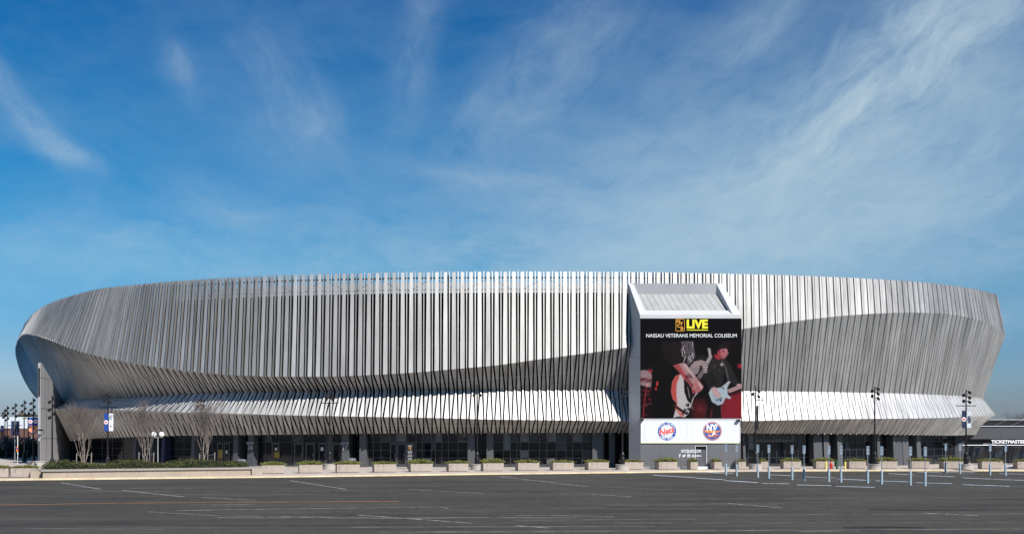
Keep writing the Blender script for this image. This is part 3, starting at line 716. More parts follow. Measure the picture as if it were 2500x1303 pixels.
zline(9.6, 99.5, 121); zline(6.25, 99.5, 158); zline(2.95, 99.5, 170)
for px, z0, z1 in ((110, 6.25, 10.2), (117, 6.25, 9.6), (113, .2, 6.2), (150, .2, 2.9), (138, 6.3, 7.6)):
    c = wallpt(px); jt.tube((c.x+nn.x, c.y, z0), (c.x+nn.x, c.y, z1), .02, n=4)
jt.build('panel_joint', SLATE, endw)
sl = MB(); x_ = wa.x; sl.box(x_-.225, x_-.045, wa.y-.06, wa.y-.034, Zh(967, 112), Zh(898, 112)); sl.build('slit_window', GLASS, endw)
rg = MB(); rg.box(x_-.24, x_-.03, wa.y-.058, wa.y-.036, .15, 2.7); rg.build('side_door', SLATE, endw)
# ================================================================= sign tower
TD = 98.4; tx0, tx1 = X(1563, TD), X(1808, TD)
bk0, bk1 = 11.45, 20.55; BD = 100.35
zf = Zh(768, TD); zb = Zh(691.5, BD)
tower = thing('sign_tower', ((tx0+tx1)/2, TD+1.5, PAVE), 'tall metal sign tower with a sloped recessed top, standing in front of the fins', 'sign tower')
w = MB()
# left and right cheeks, front skin below the frame
w.prism([(tx0, TD, PAVE), (bk0, BD, PAVE), (bk0, BD, zb), (tx0, TD, zf)], (.12, 0, 0))
w.prism([(tx1-.12, TD, PAVE), (bk1-.12, BD, PAVE), (bk1-.12, BD, zb), (tx1-.12, TD, zf)], (.12, 0, 0))
w.quad((tx0, TD+.1, 2.9), (tx1, TD+.1, 2.9), (tx1, TD+.1, zf), (tx0, TD+.1, zf))
tw = w.build('tower_wall', ALU_FLAT, tower)
jt = MB()
for py in (778, 869, 957, 1050):
    z = Zh(py, TD); jt.tube((tx0-.006, TD+.02, z), (bk0-.006, BD-.05, z), .016, n=4)
jt.build('panel_joint', ALU_DARK, tower)
fr = MB()  # white raised frame round the sloped recess
fz0, fz1 = Zh(777, TD), Zh(758, TD)
fr.box(tx0-.02, tx1+.03, TD-.06, TD+.35, fz0, zf)
fr.add([(tx0, TD-.05, zf), (tx1, TD-.05, zf), (tx1-.1, TD+.55, zf+.48), (tx0-.1, TD+.55, zf+.48)], [(0, 1, 2, 3)])
for xa, xb, w0, w1 in ((tx0, bk0, -.03, .62), (tx1, bk1, -.75, .03)):
    fr.add([(xa+w0, TD-.05, zf), (xa+w1, TD-.05, zf+.004), (xb+w1*.72, BD, zb+.004), (xb+w0*.72, BD, zb),
            (xa+w0, TD-.05, zf-.25), (xa+w1, TD-.05, zf-.25), (xb+w1*.72, BD, zb-.9), (xb+w0*.72, BD, zb-.9)],
           [(0, 1, 2, 3), (0, 4, 5, 1), (1, 5, 6, 2), (3, 7, 4, 0), (2, 6, 7, 3)])
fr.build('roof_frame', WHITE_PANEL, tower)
# sunken sloping boards and the back wall of the recess
rp = MB(); n = 14
za, zc = zf-.12, zb-1.02
for i in range(n):
    u0, u1 = i/n, (i+1)/n; e = .03
    xa0, xa1 = tx0+.5+(tx1-tx0-1.1)*u0+e, tx0+.5+(tx1-tx0-1.1)*u1; xb0, xb1 = bk0+.45+(bk1-bk0-.95)*u0+e, bk0+.45+(bk1-bk0-.95)*u1
    rp.quad((xa0, TD+.3, za), (xa1, TD+.3, za), (xb1, BD-.02, zc), (xb0, BD-.02, zc))
rp.quad((tx0+.3, TD+.3, za-.06), (tx1-.3, TD+.3, za-.06), (bk1-.3, BD, zc-.06), (bk0+.3, BD, zc-.06))
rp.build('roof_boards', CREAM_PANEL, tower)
rb = MB(); rb.box(bk0+.3, bk1-.3, BD-.05, BD+.08, zc-.1, zb-.02); rb.build('recess_back_wall', ALU_DARK, tower)
# painted base, plinth and door
bs = MB(); z1 = Zh(1081, TD); dx0, dx1 = X(1697, TD), X(1725.5, TD); zd = Zh(1088.5, TD)
bs.box(tx0+.01, dx0, TD-.02, TD+.1, .36, z1+.1); bs.box(dx1, tx1-.01, TD-.02, TD+.1, .36, z1+.1); bs.box(dx0, dx1, TD-.02, TD+.1, zd, z1+.1)
base = bs.build('base_wall', mat('tower_base_grey', (.125, .127, .135), rough=.6, noise=.06, nscale=.7), tower)
jb = MB()
for u in (1.9, 3.9, 6.6, 8.2): jb.box(tx0+u, tx0+u+.025, TD-.026, TD-.018, .36, z1+.1)
jb.build('panel_joint', SLATE, base)
pl = MB(); pl.box(tx0+.005, dx0, TD-.035, TD+.05, PAVE, .36); pl.box(dx1, tx1-.005, TD-.035, TD+.05, PAVE, .36); pl.build('plinth', mat('plinth_grey', (.30, .30, .31), noise=.1), tower)
dr = MB(); dr.box(dx0+.05, dx1-.05, TD+.03, TD+.08, .36, zd-.32); dd = dr.build('door', mat('door_grey', (.085, .087, .095)), tower)
tr = MB(); tr.box(dx0+.05, dx1-.05, TD+.035, TD+.075, zd-.30, zd); tr.build('transom_pane', GLASS, dd)
df = MB(); df.box(dx0-.01, dx0+.05, TD-.03, TD+.04, .36, zd+.05); df.box(dx1-.05, dx1+.01, TD-.03, TD+.04, .36, zd+.05); df.box(dx0+.05, dx1-.05, TD-.03, TD+.04, zd, zd+.05); df.build('door_frame', mat('door_frame_white', (.6, .6, .6)), dd)
hd = MB(); hd.box(dx0+.16, dx0+.24, TD-.02, TD+.03, 1.0, 1.2); hd.build('handle', GALV, dd)
stp = MB(); stp.box(dx0-.05, dx1+.05, TD-.5, TD-.04, PAVE, .36); stp.build('door_step', WHITE, tower)
le = MB(); yy = TD-.028
def cx(px): return X(px, TD)
def cz(py): return Zh(py, TD)
put_text(le, 'NYCBLIVE.COM', (cx(1687), yy, cz(1100.8)), .40, bold=.012, width=cx(1711)-cx(1663))
put_text(le, '@nycblive', (cx(1700.5), yy, cz(1111.8)), .27, bold=.006, width=cx(1712)-cx(1689))
put_text(le, 'f', (cx(1659.3), yy, cz(1111.8)), .44, bold=.02)
bx, bz = cx(1669.5), cz(1111.6)  # bird emblem
bird = [(-.15, .10), (-.05, .045), (.01, .05), (.03, .11), (.09, .13), (.13, .10), (.17, .11), (.15, .07), (.15, .02), (.11, -.06), (.03, -.12), (-.08, -.13), (-.17, -.09), (-.09, -.08), (-.13, -.04), (-.10, -.035), (-.16, .02), (-.12, .02), (-.17, .07), (-.12, .06)]
le.add([(bx+a, yy-.002, bz+b) for a, b in bird], [tuple(range(len(bird)))])
ix, iz = cx(1681.5), cz(1111.6)
for a, b, c, d in ((-.14, .14, .05, .14), (-.14, .14, -.14, -.10), (-.14, -.08, -.10, .05), (.08, .14, -.10, .05)): le.quad((ix+a, yy-.002, iz+c), (ix+b, yy-.002, iz+c), (ix+b, yy-.002, iz+d), (ix+a, yy-.002, iz+d))
disc(le, (ix, yy, iz-.02), .055, r_in=.02, off=.002, n=16)
le.build('lettering', mat('lettering_white', (.75, .75, .75)), tower)

# ---------------------------------------------------------------- billboard
bz1, bzm, bz0 = cz(777.5), cz(833), cz(1020.5); by = TD-.16
bb = thing('billboard', ((tx0+tx1)/2, by, bz0), 'large square billboard with two guitarists in red light under a black header', 'billboard')
h = MB(); h.box(tx0-.0, tx1+.06, by+.012, TD-.065, bz0-.02, bz1); h.build('board', mat('board_black', (.006, .006, .008), rough=.45, spec=.15), bb)
h = MB(); h.quad((tx0, by+.004, bzm), (tx1+.06, by+.004, bzm), (tx1+.06, by+.004, bz1), (tx0, by+.004, bz1)); hp = h.build('header_panel', mat('header_black', (.0045, .0045, .005), rough=.75, spec=.05), bb)
le = MB(); put_text(le, 'NASSAU VETERANS MEMORIAL COLISEUM', (cx(1687.5), by-.002, cz(819.5)), .49, bold=.002, width=cx(1798)-cx(1577.5)); le.build('lettering', mat('header_white', (.8, .8, .8)), hp)
le = MB(); put_text(le, 'LIVE', (cx(1701.5), by-.002, cz(792)), 1.12, bold=.055, width=cx(1727.5)-cx(1676)); le.quad(*[(cx(a), by-.002, cz(b)) for a, b in ((1676, 806.5), (1727.5, 806.5), (1727.5, 804.6), (1676, 804.6))])
le.build('yellow_lettering', YELLOW, hp)
le = MB()
ex0, ex1, ez0, ez1 = cx(1649), cx(1671), cz(808.5), cz(778.5); t_ = .045
for a, b, c, d in ((ex0, ex1, ez0, ez0+t_), (ex0, ex1, ez1-t_, ez1), (ex0, ex0+t_, ez0, ez1), (ex1-t_, ex1, ez0, ez1)): le.quad((a, by-.002, c), (b, by-.002, c), (b, by-.002, d), (a, by-.002, d))
for ch, px, py in (('N', 1655.5, 785), ('Y', 1663, 790.5), ('C', 1656.5, 795.5), ('B', 1664, 802)): put_text(le, ch, (cx(px), by-.002, cz(py)), .46, bold=.012)
le.build('emblem', GOLD, hp)
# the printed picture: colours computed over a fine grid of faces, softened like print seen from afar
import numpy as np
def poster():
    H, W = 236, 310; img = np.zeros((H, W, 3)); img[:] = (13, 9, 11)
    yy_, xx_ = np.mgrid[0:H, 0:W]; sx, sy = 967/W, 736/H
    X_ = (xx_+.5)*sx+18; Y_ = (yy_+.5)*sy+252
    def blur(a, r):
        if r < .5: return a
        k = np.arange(-int(2*r)-1, int(2*r)+2); k = np.exp(-(k/r)**2); k /= k.sum()
        a = np.apply_along_axis(lambda v: np.convolve(np.pad(v, len(k)//2, 'edge'), k, 'valid'), 0, a)
        return np.apply_along_axis(lambda v: np.convolve(np.pad(v, len(k)//2, 'edge'), k, 'valid'), 1, a)
    def poly(pts, col, soft=1.2, al=1.0):
        ins = np.zeros((H, W), bool); n = len(pts)
        for i in range(n):
            x1, y1 = pts[i]; x2, y2 = pts[(i+1) % n]
            if y1 == y2: continue
            c = ((Y_ >= min(y1, y2)) & (Y_ < max(y1, y2))); xi = x1+(Y_-y1)*(x2-x1)/(y2-y1); ins ^= c & (X_ < xi)
        m_ = (blur(ins.astype(float), soft)*al)[..., None]; img[:] = img*(1-m_)+np.array(col)*m_
    def circ(x, y, r, col, soft=1, al=1, r2=0):
        d = np.hypot(X_-x, Y_-y); a = (d < r) & (d > r2); m_ = (blur(a.astype(float), soft)*al)[..., None]; img[:] = img*(1-m_)+np.array(col)*m_
    def line(pts, wd, col, soft=.8, al=1):
        a = np.zeros((H, W), bool)
        for (x1, y1), (x2, y2) in zip(pts, pts[1:]):
            dx, dy = x2-x1, y2-y1; t = np.clip(((X_-x1)*dx+(Y_-y1)*dy)/(dx*dx+dy*dy+1e-9), 0, 1); a |= np.hypot(X_-x1-t*dx, Y_-y1-t*dy) < wd/2
        m_ = (blur(a.astype(float), soft)*al)[..., None]; img[:] = img*(1-m_)+np.array(col)*m_
    rs = np.random.RandomState(4)
    # stage haze
    poly([(790, 800), (985, 740), (990, 990), (770, 990)], (158, 34, 50), 9); poly([(870, 760), (990, 730), (990, 990), (820, 990)], (170, 40, 58), 10, .7)
    poly([(510, 800), (650, 790), (660, 990), (500, 990)], (92, 26, 34), 9); circ(590, 900, 40, (150, 50, 60), 8, .7); circ(850, 280, 40, (70, 12, 20), 10, .8); circ(968, 488, 24, (205, 40, 62), 4)
    # drummer on the left
    poly([(18, 530), (60, 522), (110, 535), (140, 590), (140, 700), (70, 690), (18, 670)], (168, 140, 142), 2.5); circ(118, 528, 26, (200, 66, 74), 3); circ(120, 505, 22, (40, 20, 24), 3)
    poly([(18, 600), (120, 610), (130, 640), (18, 640)], (110, 30, 40), 3, .8); poly([(18, 690), (130, 700), (130, 990), (18, 990)], (46, 12, 18), 4)
    circ(110, 960, 118, (120, 105, 108), 1.2, .8, 108); circ(110, 960, 106, (30, 12, 16), 3, .8); line([(80, 670), (60, 800), (42, 985)], 9, (190, 50, 62)); line([(30, 640), (130, 600)], 5, (190, 160, 160)); line([(40, 720), (100, 730), (130, 690)], 6, (170, 50, 60))
    line([(20, 760), (110, 770)], 5, (160, 120, 120), 1, .7); circ(84, 672, 14, (215, 150, 150), 1.5)
    for k_ in range(16): circ(25+rs.rand()*100, 690+rs.rand()*280, 4+rs.rand()*8, (120+rs.rand()*80, 40, 50), 1.5, .7)
    # second guitarist
    poly([(530, 400), (600, 385), (700, 420), (700, 650), (640, 640), (560, 520)], (52, 46, 47), 4)
    poly([(690, 425), (740, 400), (830, 425), (880, 470), (930, 590), (980, 665), (950, 690), (870, 640), (820, 560), (800, 680), (700, 705), (660, 690), (640, 600), (650, 500)], (56, 51, 52), 3)
    poly([(660, 560), (700, 540), (760, 640), (740, 700), (690, 710), (640, 640)], (44, 40, 41), 3); poly([(700, 690), (800, 680), (790, 840), (690, 870)], (40, 28, 32), 3)
    poly([(700, 850), (780, 860), (795, 990), (690, 990)], (30, 22, 26), 3); line([(792, 870), (800, 985)], 9, (176, 70, 84), 2); line([(700, 900), (690, 980)], 10, (190, 60, 80), 3); line([(655, 850), (620, 985)], 8, (150, 60, 72), 3, .8)
    poly([(722, 370), (760, 385), (790, 420), (760, 430), (725, 405)], (206, 52, 72), 2.5)
    poly([(752, 330), (775, 305), (830, 315), (850, 335), (852, 385), (822, 422), (785, 415), (755, 385)], (200, 120, 126), 2); poly([(752, 330), (770, 310), (785, 350), (775, 395), (755, 385)], (214, 70, 88), 2.5, .8)
    circ(812, 352, 7, (90, 50, 56), 1, .8); line([(800, 342), (824, 344)], 4, (60, 36, 40), .8, .9); poly([(848, 340), (862, 368), (848, 374)], (206, 140, 142), 1); line([(828, 392), (848, 394)], 4, (120, 50, 58), .8, .9); poly([(770, 360), (800, 410), (830, 420), (790, 418), (760, 385)], (150, 60, 70), 3, .7); poly([(820, 320), (848, 326), (846, 350), (826, 346)], (222, 160, 160), 2, .7); circ(778, 358, 7, (150, 60, 66), 1, .9)
    poly([(744, 322), (770, 285), (820, 272), (862, 292), (866, 335), (846, 318), (800, 322), (772, 335), (758, 360)], (40, 28, 32), 2)
    poly([(720, 730), (800, 665), (905, 640), (900, 675), (850, 690)], (44, 34, 38), 2, .7); line([(800, 440), (840, 520), (858, 620)], 12, (118, 108, 110), 1.5); circ(796, 474, 15, (196, 180, 180), 2); circ(726, 492, 10, (110, 100, 102), 2); circ(775, 530, 6, (130, 120, 120), 1.5)
    poly([(846, 712), (988, 660), (990, 700), (866, 748)], (196, 160, 160), 1.5); line([(860, 725), (985, 680)], 3, (120, 80, 84), .8)
    poly([(668, 745), (690, 705), (790, 690), (835, 650), (862, 628), (884, 640), (862, 668), (850, 700), (856, 760), (888, 790), (870, 806), (834, 792), (806, 850), (760, 866), (700, 830)], (186, 196, 204), 1.8)
    poly([(700, 740), (760, 720), (800, 790), (780, 840), (730, 830)], (150, 176, 190), 3, .7); line([(745, 815), (800, 795)], 8, (90, 90, 96), 1.2); circ(786, 818, 9, (60, 70, 80), 1); circ(810, 700, 8, (60, 50, 56), 1.2)
    poly([(690, 700), (728, 682), (790, 765), (768, 800), (720, 770)], (208, 170, 166), 2); poly([(930, 668), (960, 655), (986, 668), (970, 690)], (210, 160, 158), 1.5)
    # first guitarist
    poly([(140, 470), (215, 300), (215, 250), (420, 250), (470, 470), (350, 520), (345, 990), (130, 990), (120, 700)], (16, 9, 12), 2)
    poly([(222, 250), (410, 250), (452, 470), (330, 484), (235, 405)], (40, 29, 31), 2); poly([(300, 260), (400, 260), (430, 430), (340, 440)], (50, 36, 38), 5, .6)
    poly([(405, 250), (522, 250), (545, 395), (515, 450), (470, 485), (420, 380)], (112, 100, 103), 1.5)
    for k_ in range(20):
        x = 410+rs.rand()*110; y = 255+rs.rand()*170; line([(x, y), (x+18*rs.randn(), y+40+20*rs.rand())], 4+5*rs.rand(), (30, 22, 24) if k_ % 2 else (206, 196, 198), .7, .85)
    line([(300, 560), (180, 620), (130, 760)], 14, (24, 12, 14)); poly([(172, 632), (192, 640), (184, 682), (166, 676)], (224, 66, 66), 1); poly([(160, 688), (178, 692), (172, 722), (154, 716)], (214, 60, 62), 1)
    # guitar neck and head
    poly([(555, 590), (640, 480), (672, 400), (700, 380), (708, 400), (660, 500), (590, 620)], (134, 118, 118), 1.2)
    poly([(664, 312), (690, 322), (698, 378), (706, 400), (664, 470), (640, 450), (672, 390)], (176, 164, 164), 1.2)
    for k_ in range(5): circ(668+k_*3, 325+k_*14, 7, (200, 190, 190), .8)
    # body of the guitar
    poly([(480, 520), (500, 470), (560, 450), (590, 500), (570, 560), (520, 580)], (160, 144, 146), 1.5)
    poly([(400, 562), (352, 584), (322, 640), (312, 730), (326, 800), (366, 850), (352, 905), (330, 988), (362, 975), (400, 972), (438, 982), (474, 950), (502, 880), (530, 790), (578, 735), (560, 700), (505, 760), (470, 700), (440, 600)], (203, 194, 193), 1.2)
    poly([(398, 562), (350, 586), (320, 642), (310, 732), (326, 800), (372, 854), (360, 760), (364, 660)], (214, 92, 84), 1.8); poly([(366, 856), (340, 880), (400, 970), (440, 975), (430, 930)], (214, 110, 104), 2, .8)
    poly([(432, 610), (470, 640), (508, 756), (560, 730), (515, 800), (500, 850), (470, 820), (440, 740)], (38, 28, 30), 1.2)
    line([(448, 690), (466, 800)], 12, (18, 12, 14), .7); line([(470, 690), (488, 790)], 6, (170, 160, 160), .6)
    line([(345, 870), (440, 930)], 20, (22, 14, 16), 1); line([(335, 860), (378, 890)], 8, (140, 60, 62), .8)
    for x, y, r in ((470, 860, 17), (480, 898, 15), (456, 936, 17), (445, 905, 12), (425, 940, 10)): circ(x, y, r, (18, 12, 15), .8); circ(x-4, y-4, r*.4, (150, 140, 140), .6)
    line([(505, 850), (520, 905)], 6, (150, 140, 140), .8)
    # arm, tattooed wrist and both hands
    poly([(330, 484), (410, 458), (452, 462), (500, 525), (556, 596), (590, 640), (556, 700), (520, 722), (480, 660), (410, 566)], (190, 146, 144), 1.2)
    poly([(330, 484), (384, 468), (430, 540), (470, 610), (450, 640), (400, 560)], (196, 74, 76), 2.5, .85); poly([(440, 590), (520, 716), (552, 700), (500, 640), (460, 570)], (150, 60, 64), 2.5, .8)
    poly([(420, 470), (450, 466), (540, 590), (520, 600)], (212, 190, 186), 2, .7)
    poly([(540, 640), (580, 628), (622, 684), (612, 712), (578, 738), (540, 752), (514, 742), (508, 710)], (200, 128, 126), 1.2); poly([(560, 640), (590, 650), (618, 690), (598, 706)], (216, 190, 184), 1.6, .8)
    poly([(508, 712), (540, 720), (545, 752), (512, 742)], (170, 60, 66), 1.5, .8)
    for k_ in range(9): line([(450+k_*7, 560+rs.rand()*20), (460+k_*7, 590+rs.rand()*26)], 4, (70, 34, 40), .7, .8)
    for dx in (0, 14, 28): line([(560+dx, 690+dx*.3), (540+dx*1.1, 745)], 3, (130, 70, 74), .6, .8)
    poly([(520, 448), (600, 428), (650, 450), (664, 490), (656, 545), (636, 560), (618, 520), (600, 480), (560, 500), (520, 500)], (176, 154, 152), 1.3)
    for y in (462, 484, 508, 532): line([(618, y), (660, y+8)], 3, (60, 40, 44), .6, .9)
    for y in (472, 496, 520, 545): line([(625, y), (655, y+4)], 8, (206, 190, 188), .8, .8)
    gr = img.mean(axis=2, keepdims=True); img[:] = gr+(img-gr)*.82; img[:] = 255*(img/255)**1.3*.86
    img[:] = np.clip(img*(1+rs.randn(H, W, 1)*.05)+rs.randn(H, W, 1)*1.5, 2, 255)
    lin = np.where(img/255 <= .04045, img/255/12.92, ((img/255+.055)/1.055)**2.4)
    x0, x1 = tx0, tx1+.06; vs = []; 
    for j in range(H+1):
        z = bzm+(bz0-bzm)*j/H
        for i in range(W+1): vs.append((x0+(x1-x0)*i/W-bb.location.x, 0, z-bb.location.z))
    fs = [(j*(W+1)+i, (j+1)*(W+1)+i, (j+1)*(W+1)+i+1, j*(W+1)+i+1) for j in range(H) for i in range(W)]
    me = bpy.data.meshes.new('printed_picture'); me.from_pydata(vs, [], fs)
    ca = me.color_attributes.new('print', 'FLOAT_COLOR', 'CORNER')
    arr = np.ones((H*W, 4, 4)); arr[:, :, :3] = lin.reshape(H*W, 1, 3); ca.data.foreach_set('color', arr.ravel())
    m = bpy.data.materials.new('printed_vinyl'); m.use_nodes = True; nd_ = m.node_tree.nodes.new('ShaderNodeVertexColor'); nd_.layer_name = 'print'
    m.node_tree.links.new(nd_.outputs[0], m.node_tree.nodes['Principled BSDF'].inputs['Base Color']); m.node_tree.nodes['Principled BSDF'].inputs['Roughness'].default_value = .6; m.node_tree.nodes['Principled BSDF'].inputs['Specular IOR Level'].default_value = .1
    me.materials.append(m); o = bpy.data.objects.new('printed_picture', me); COL.objects.link(o); o.parent = bb
poster()

# ---------------------------------------------------------------- white banner with the two club crests
nz1, nz0 = cz(1024.5), cz(1080); ny = TD-.12; nx0, nx1 = cx(1564), cx(1804.5)
bn = thing('club_banner', ((nx0+nx1)/2, ny, nz0), 'long white banner with two round club crests below the billboard', 'banner')
b_ = MB(); b_.box(nx0, nx1, ny, ny+.03, nz0, nz1); b_.build('cloth', mat('banner_white', (.74, .745, .75), rough=.6, noise=.04, nscale=1.5), bn)
PB = mat('print_pale_blue', (.62, .68, .78), rough=.6); PG = mat('print_pale_grey', (.70, .71, .73), rough=.6)
gh = MB()
for px, py, r, ri in ((1625, 1050, 54, 51), (1625, 1050, 38, 37), (1740, 1050, 54, 53)):
    for k_ in range(60):
        a0, a1 = 2*math.pi*k_/60, 2*math.pi*(k_+1)/60
        q = [(cx(px)+math.cos(a)*rr*TD/2500, ny-.003, cz(py)+math.sin(a)*rr*TD/2500) for a, rr in ((a0, r), (a1, r), (a1, ri), (a0, ri))]
        if all(nz0 < v[2] < nz1 for v in q): gh.quad(*q)
gh.build('faint_crest', PB, bn)
rd = MB(); rd.box(nx0-.03, nx1+.03, ny-.02, ny+.05, nz1, nz1+.14); rd.build('top_rail', mat('rail_pale', (.5, .5, .5)), bn)
S = TD/2500
def crest(cxp, cyp, Rr, which):
    c = (cx(cxp), ny, cz(cyp)); o = MB(); mats = []
    if which == 0:
        mats = [BLUE, WHITE, mat('crest_red', s2l(236, 92, 84))]
        disc(o, c, Rr*S, 0, off=.006); disc(o, c, Rr*.69*S, 1, off=.009)
        def arc(txt, rad, a_mid, step, flip=False, size=.27):
            n = len(txt)
            for i, ch in enumerate(txt):
                a = a_mid+(-1 if not flip else 1)*(i-(n-1)/2)*step; ar = math.radians(a)
                p_ = (c[0]+math.cos(ar)*rad, c[1]-.012, c[2]+math.sin(ar)*rad); t = (math.sin(ar), -math.cos(ar)) if not flip else (-math.sin(ar), math.cos(ar))
                u = (math.cos(ar), math.sin(ar)) if not flip else (-math.cos(ar), -math.sin(ar))
                if ch != ' ': put_text(o, ch, p_, size, right=(t[0], 0, t[1]), up=(u[0], 0, u[1]), m=1, bold=.008)
        arc('LONG ISLAND', Rr*.85*S, 90, 11.5); arc('NEW YORK', Rr*.85*S, 270, 12.5, True)
        for a in (165, 180, 195, 345, 0, 15):
            ar = math.radians(a); disc(o, (c[0]+math.cos(ar)*Rr*.85*S, c[1], c[2]+math.sin(ar)*Rr*.85*S), .045, 1, off=.010, n=5)
        put_text(o, 'Nets', (c[0], c[1]-.014, c[2]), .80, right=(math.cos(R(14)), 0, math.sin(R(14))), up=(-math.sin(R(14))+.25, 0, math.cos(R(14))), m=2, bold=.03, width=1.45)
        # swash under the script
        for k_ in range(8):
            x_ = -.35+k_*.11; o.quad(*[(c[0]+x_+a, c[1]-.011, c[2]-.40+.02*k_*k_*.25+b) for a, b in ((0, 0), (.11, .01*k_), (.11, .04+.01*k_), (0, .04))], 0)
    else:
        mats = [mat('crest_blue', s2l(40, 84, 160)), WHITE, mat('crest_orange', s2l(246, 140, 42))]
        disc(o, c, Rr*S, 0, off=.006); disc(o, c, Rr*.955*S, 2, off=.008); disc(o, c, Rr*.89*S, 0, off=.010)
        r_ = Rr*.88*S
        isl = [(-.93, .12), (-.6, .20), (-.2, .12), (.1, .14), (.4, .02), (.92, .12), (.9, -.02), (.55, -.05), (.86, -.16), (.35, -.15), (-.1, -.22), (-.5, -.16), (-.92, -.12)]
        o.add([(c[0]+a*r_, c[1]-.013, c[2]+b*r_) for a, b in isl], [tuple(range(len(isl)))], 2)
        put_text(o, 'NY', (c[0]-.05, c[1]-.017, c[2]+.33), .86, m=1, bold=.05, width=1.02)
        st = [(.62, .88), (.70, .82), (.08, -.52), (-.05, -.62), (-.48, -.62), (-.50, -.52), (-.1, -.48)]
        o.add([(c[0]+a*r_, c[1]-.021, c[2]+b*r_) for a, b in st], [tuple(range(len(st)))], 1)
        disc(o, (c[0]+.26*r_, c[1], c[2]-.30*r_), .09, 1, off=.016, n=14)
        txt = 'ISLANDERS'
        for i, ch in enumerate(txt):
            a = R(270+(i-4)*14.5); rad = .66*r_; p_ = (c[0]+math.cos(a)*rad, c[1]-.018, c[2]+math.sin(a)*rad)
            put_text(o, ch, p_, .33, right=(-math.sin(a), 0, math.cos(a)), up=(-math.cos(a), 0, -math.sin(a)), m=2, bold=.004)
    ob = o.build('crest', mats, bn)
crest(1628, 1052, 22.3, 0); crest(1738.5, 1052, 22.8, 1)
yl = MB(); yl.box(nx0, nx1, ny-.004, ny+.032, nz0-.05, nz0); yl.build('yellow_hem', mat('hem_yellow', (.72, .70, .30)), bn)
def floodlight(px, py, d, label, flip=1, drop=.35):
    t = thing('floodlight', (X(px, d), d-.1, Zh(py, d)), label, 'floodlight')
    l = Vector(t.location); m_ = MB(); m_.box(l.x-.15, l.x+.15, l.y-.35, l.y+.02, l.z-.09, l.z+.09); m_.build('lamp_housing', BLACKM, t, bevel=.015)
    c = MB(); pts = [l+Vector((flip*.15, 0, .05)), l+Vector((flip*.30, 0, -.05)), l+Vector((flip*.26, .02, -.22)), l+Vector((flip*.32, .02, -.36)), l+Vector((flip*.2, .03, -.5))]
    for a, b in zip(pts, pts[1:]): c.tube(a, b, .02, n=5)
    c.tube(l+Vector((0, 0, 0)), l+Vector((flip*.1, .3, 0)), .03, n=6); c.build('bracket', BLACKM, t)
floodlight(1566.5, 1024, TD, 'small black floodlight with dangling cable at left end of the white crest banner', -1)
floodlight(1801.5, 1025.5, TD, 'small black floodlight with dangling cable at right end of the white crest banner', 1)
floodlight(101.5, 1049, 111.6, 'black floodlight on the tall grey end wall at far left', 1)
# ================================================================= planters
def sprigs(mb, L_, W_, H_, n, rnd, droop=3, cr=.0):
    """low spreading juniper: many short leafy sprays"""
    for k_ in range(n):
        x = (rnd.random()-.5)*L_; y = (rnd.random()-.5)*W_; h = H_*(.35+.65*rnd.random())*(1-.5*abs(2*x/L_)**2)
        b = Vector((x*.8, y*.7, .0)); t = Vector((x*1.12+rnd.gauss(0, .05), y*1.15+rnd.gauss(0, .05), h))
        for j in range(5):
            f = .35+.16*j; c = b.lerp(t, f); s = .035+.03*rnd.random(); d = Vector((rnd.gauss(0, 1), rnd.gauss(0, 1), rnd.gauss(0, .5))).normalized()*s; e = Vector((rnd.gauss(0, 1), rnd.gauss(0, 1), rnd.gauss(.4, .6))).normalized()*s*1.3
            mb.quad(c-d, c-e*.4, c+d, c+e)
    for k_ in range(droop):
        x = (rnd.random()-.5)*L_*.9; z = 0.02; y = -W_/2-.02
        for j in range(7):
            x += rnd.gauss(.0, .03); z -= .045+rnd.random()*.02; s = .028
            c = Vector((x, y-.02, z)); d = Vector((rnd.gauss(0, 1), .3, rnd.gauss(0, 1))).normalized()*s; e = Vector((rnd.gauss(0, 1), .3, rnd.gauss(0, 1))).normalized()*s
            mb.quad(c-d, c-e, c+d, c+e)
def make_planter(L_, W_=.95, H_=.72):
    root = thing('planter', (0, 0, 0), None, 'planter')
    mb = MB(); t = .09
    mb.box(-L_/2, L_/2, -W_/2, -W_/2+t, .05, H_); mb.box(-L_/2, L_/2, W_/2-t, W_/2, .05, H_); mb.box(-L_/2, -L_/2+t, -W_/2+t, W_/2-t, .05, H_); mb.box(L_/2-t, L_/2, -W_/2+t, W_/2-t, .05, H_)
    mb.build('tub', STONE, root, bevel=.012)
    f = MB(); f.box(-L_/2+.08, L_/2-.08, -W_/2+.07, W_/2-.07, .0, .06); f.build('foot', CAPST, root)
    s = MB(); s.quad((-L_/2+t, -W_/2+t, H_-.07), (L_/2-t, -W_/2+t, H_-.07), (L_/2-t, W_/2-t, H_-.07), (-L_/2+t, W_/2-t, H_-.07)); s.build('soil', SOIL, root)
    return root
big, small = make_planter(1.86), make_planter(.92)
JUN = []
for i in range(5):
    rnd = random.Random(40+i); mb = MB(); L_ = 1.9 if i < 3 else .95
    sprigs(mb, L_, .95, .42, 420 if i < 3 else 210, rnd, (2, 0, 1, 1, 0)[i])
    m_ = mb.build('juniper', LEAF); m_['category'] = 'shrub'; JUN.append(m_)
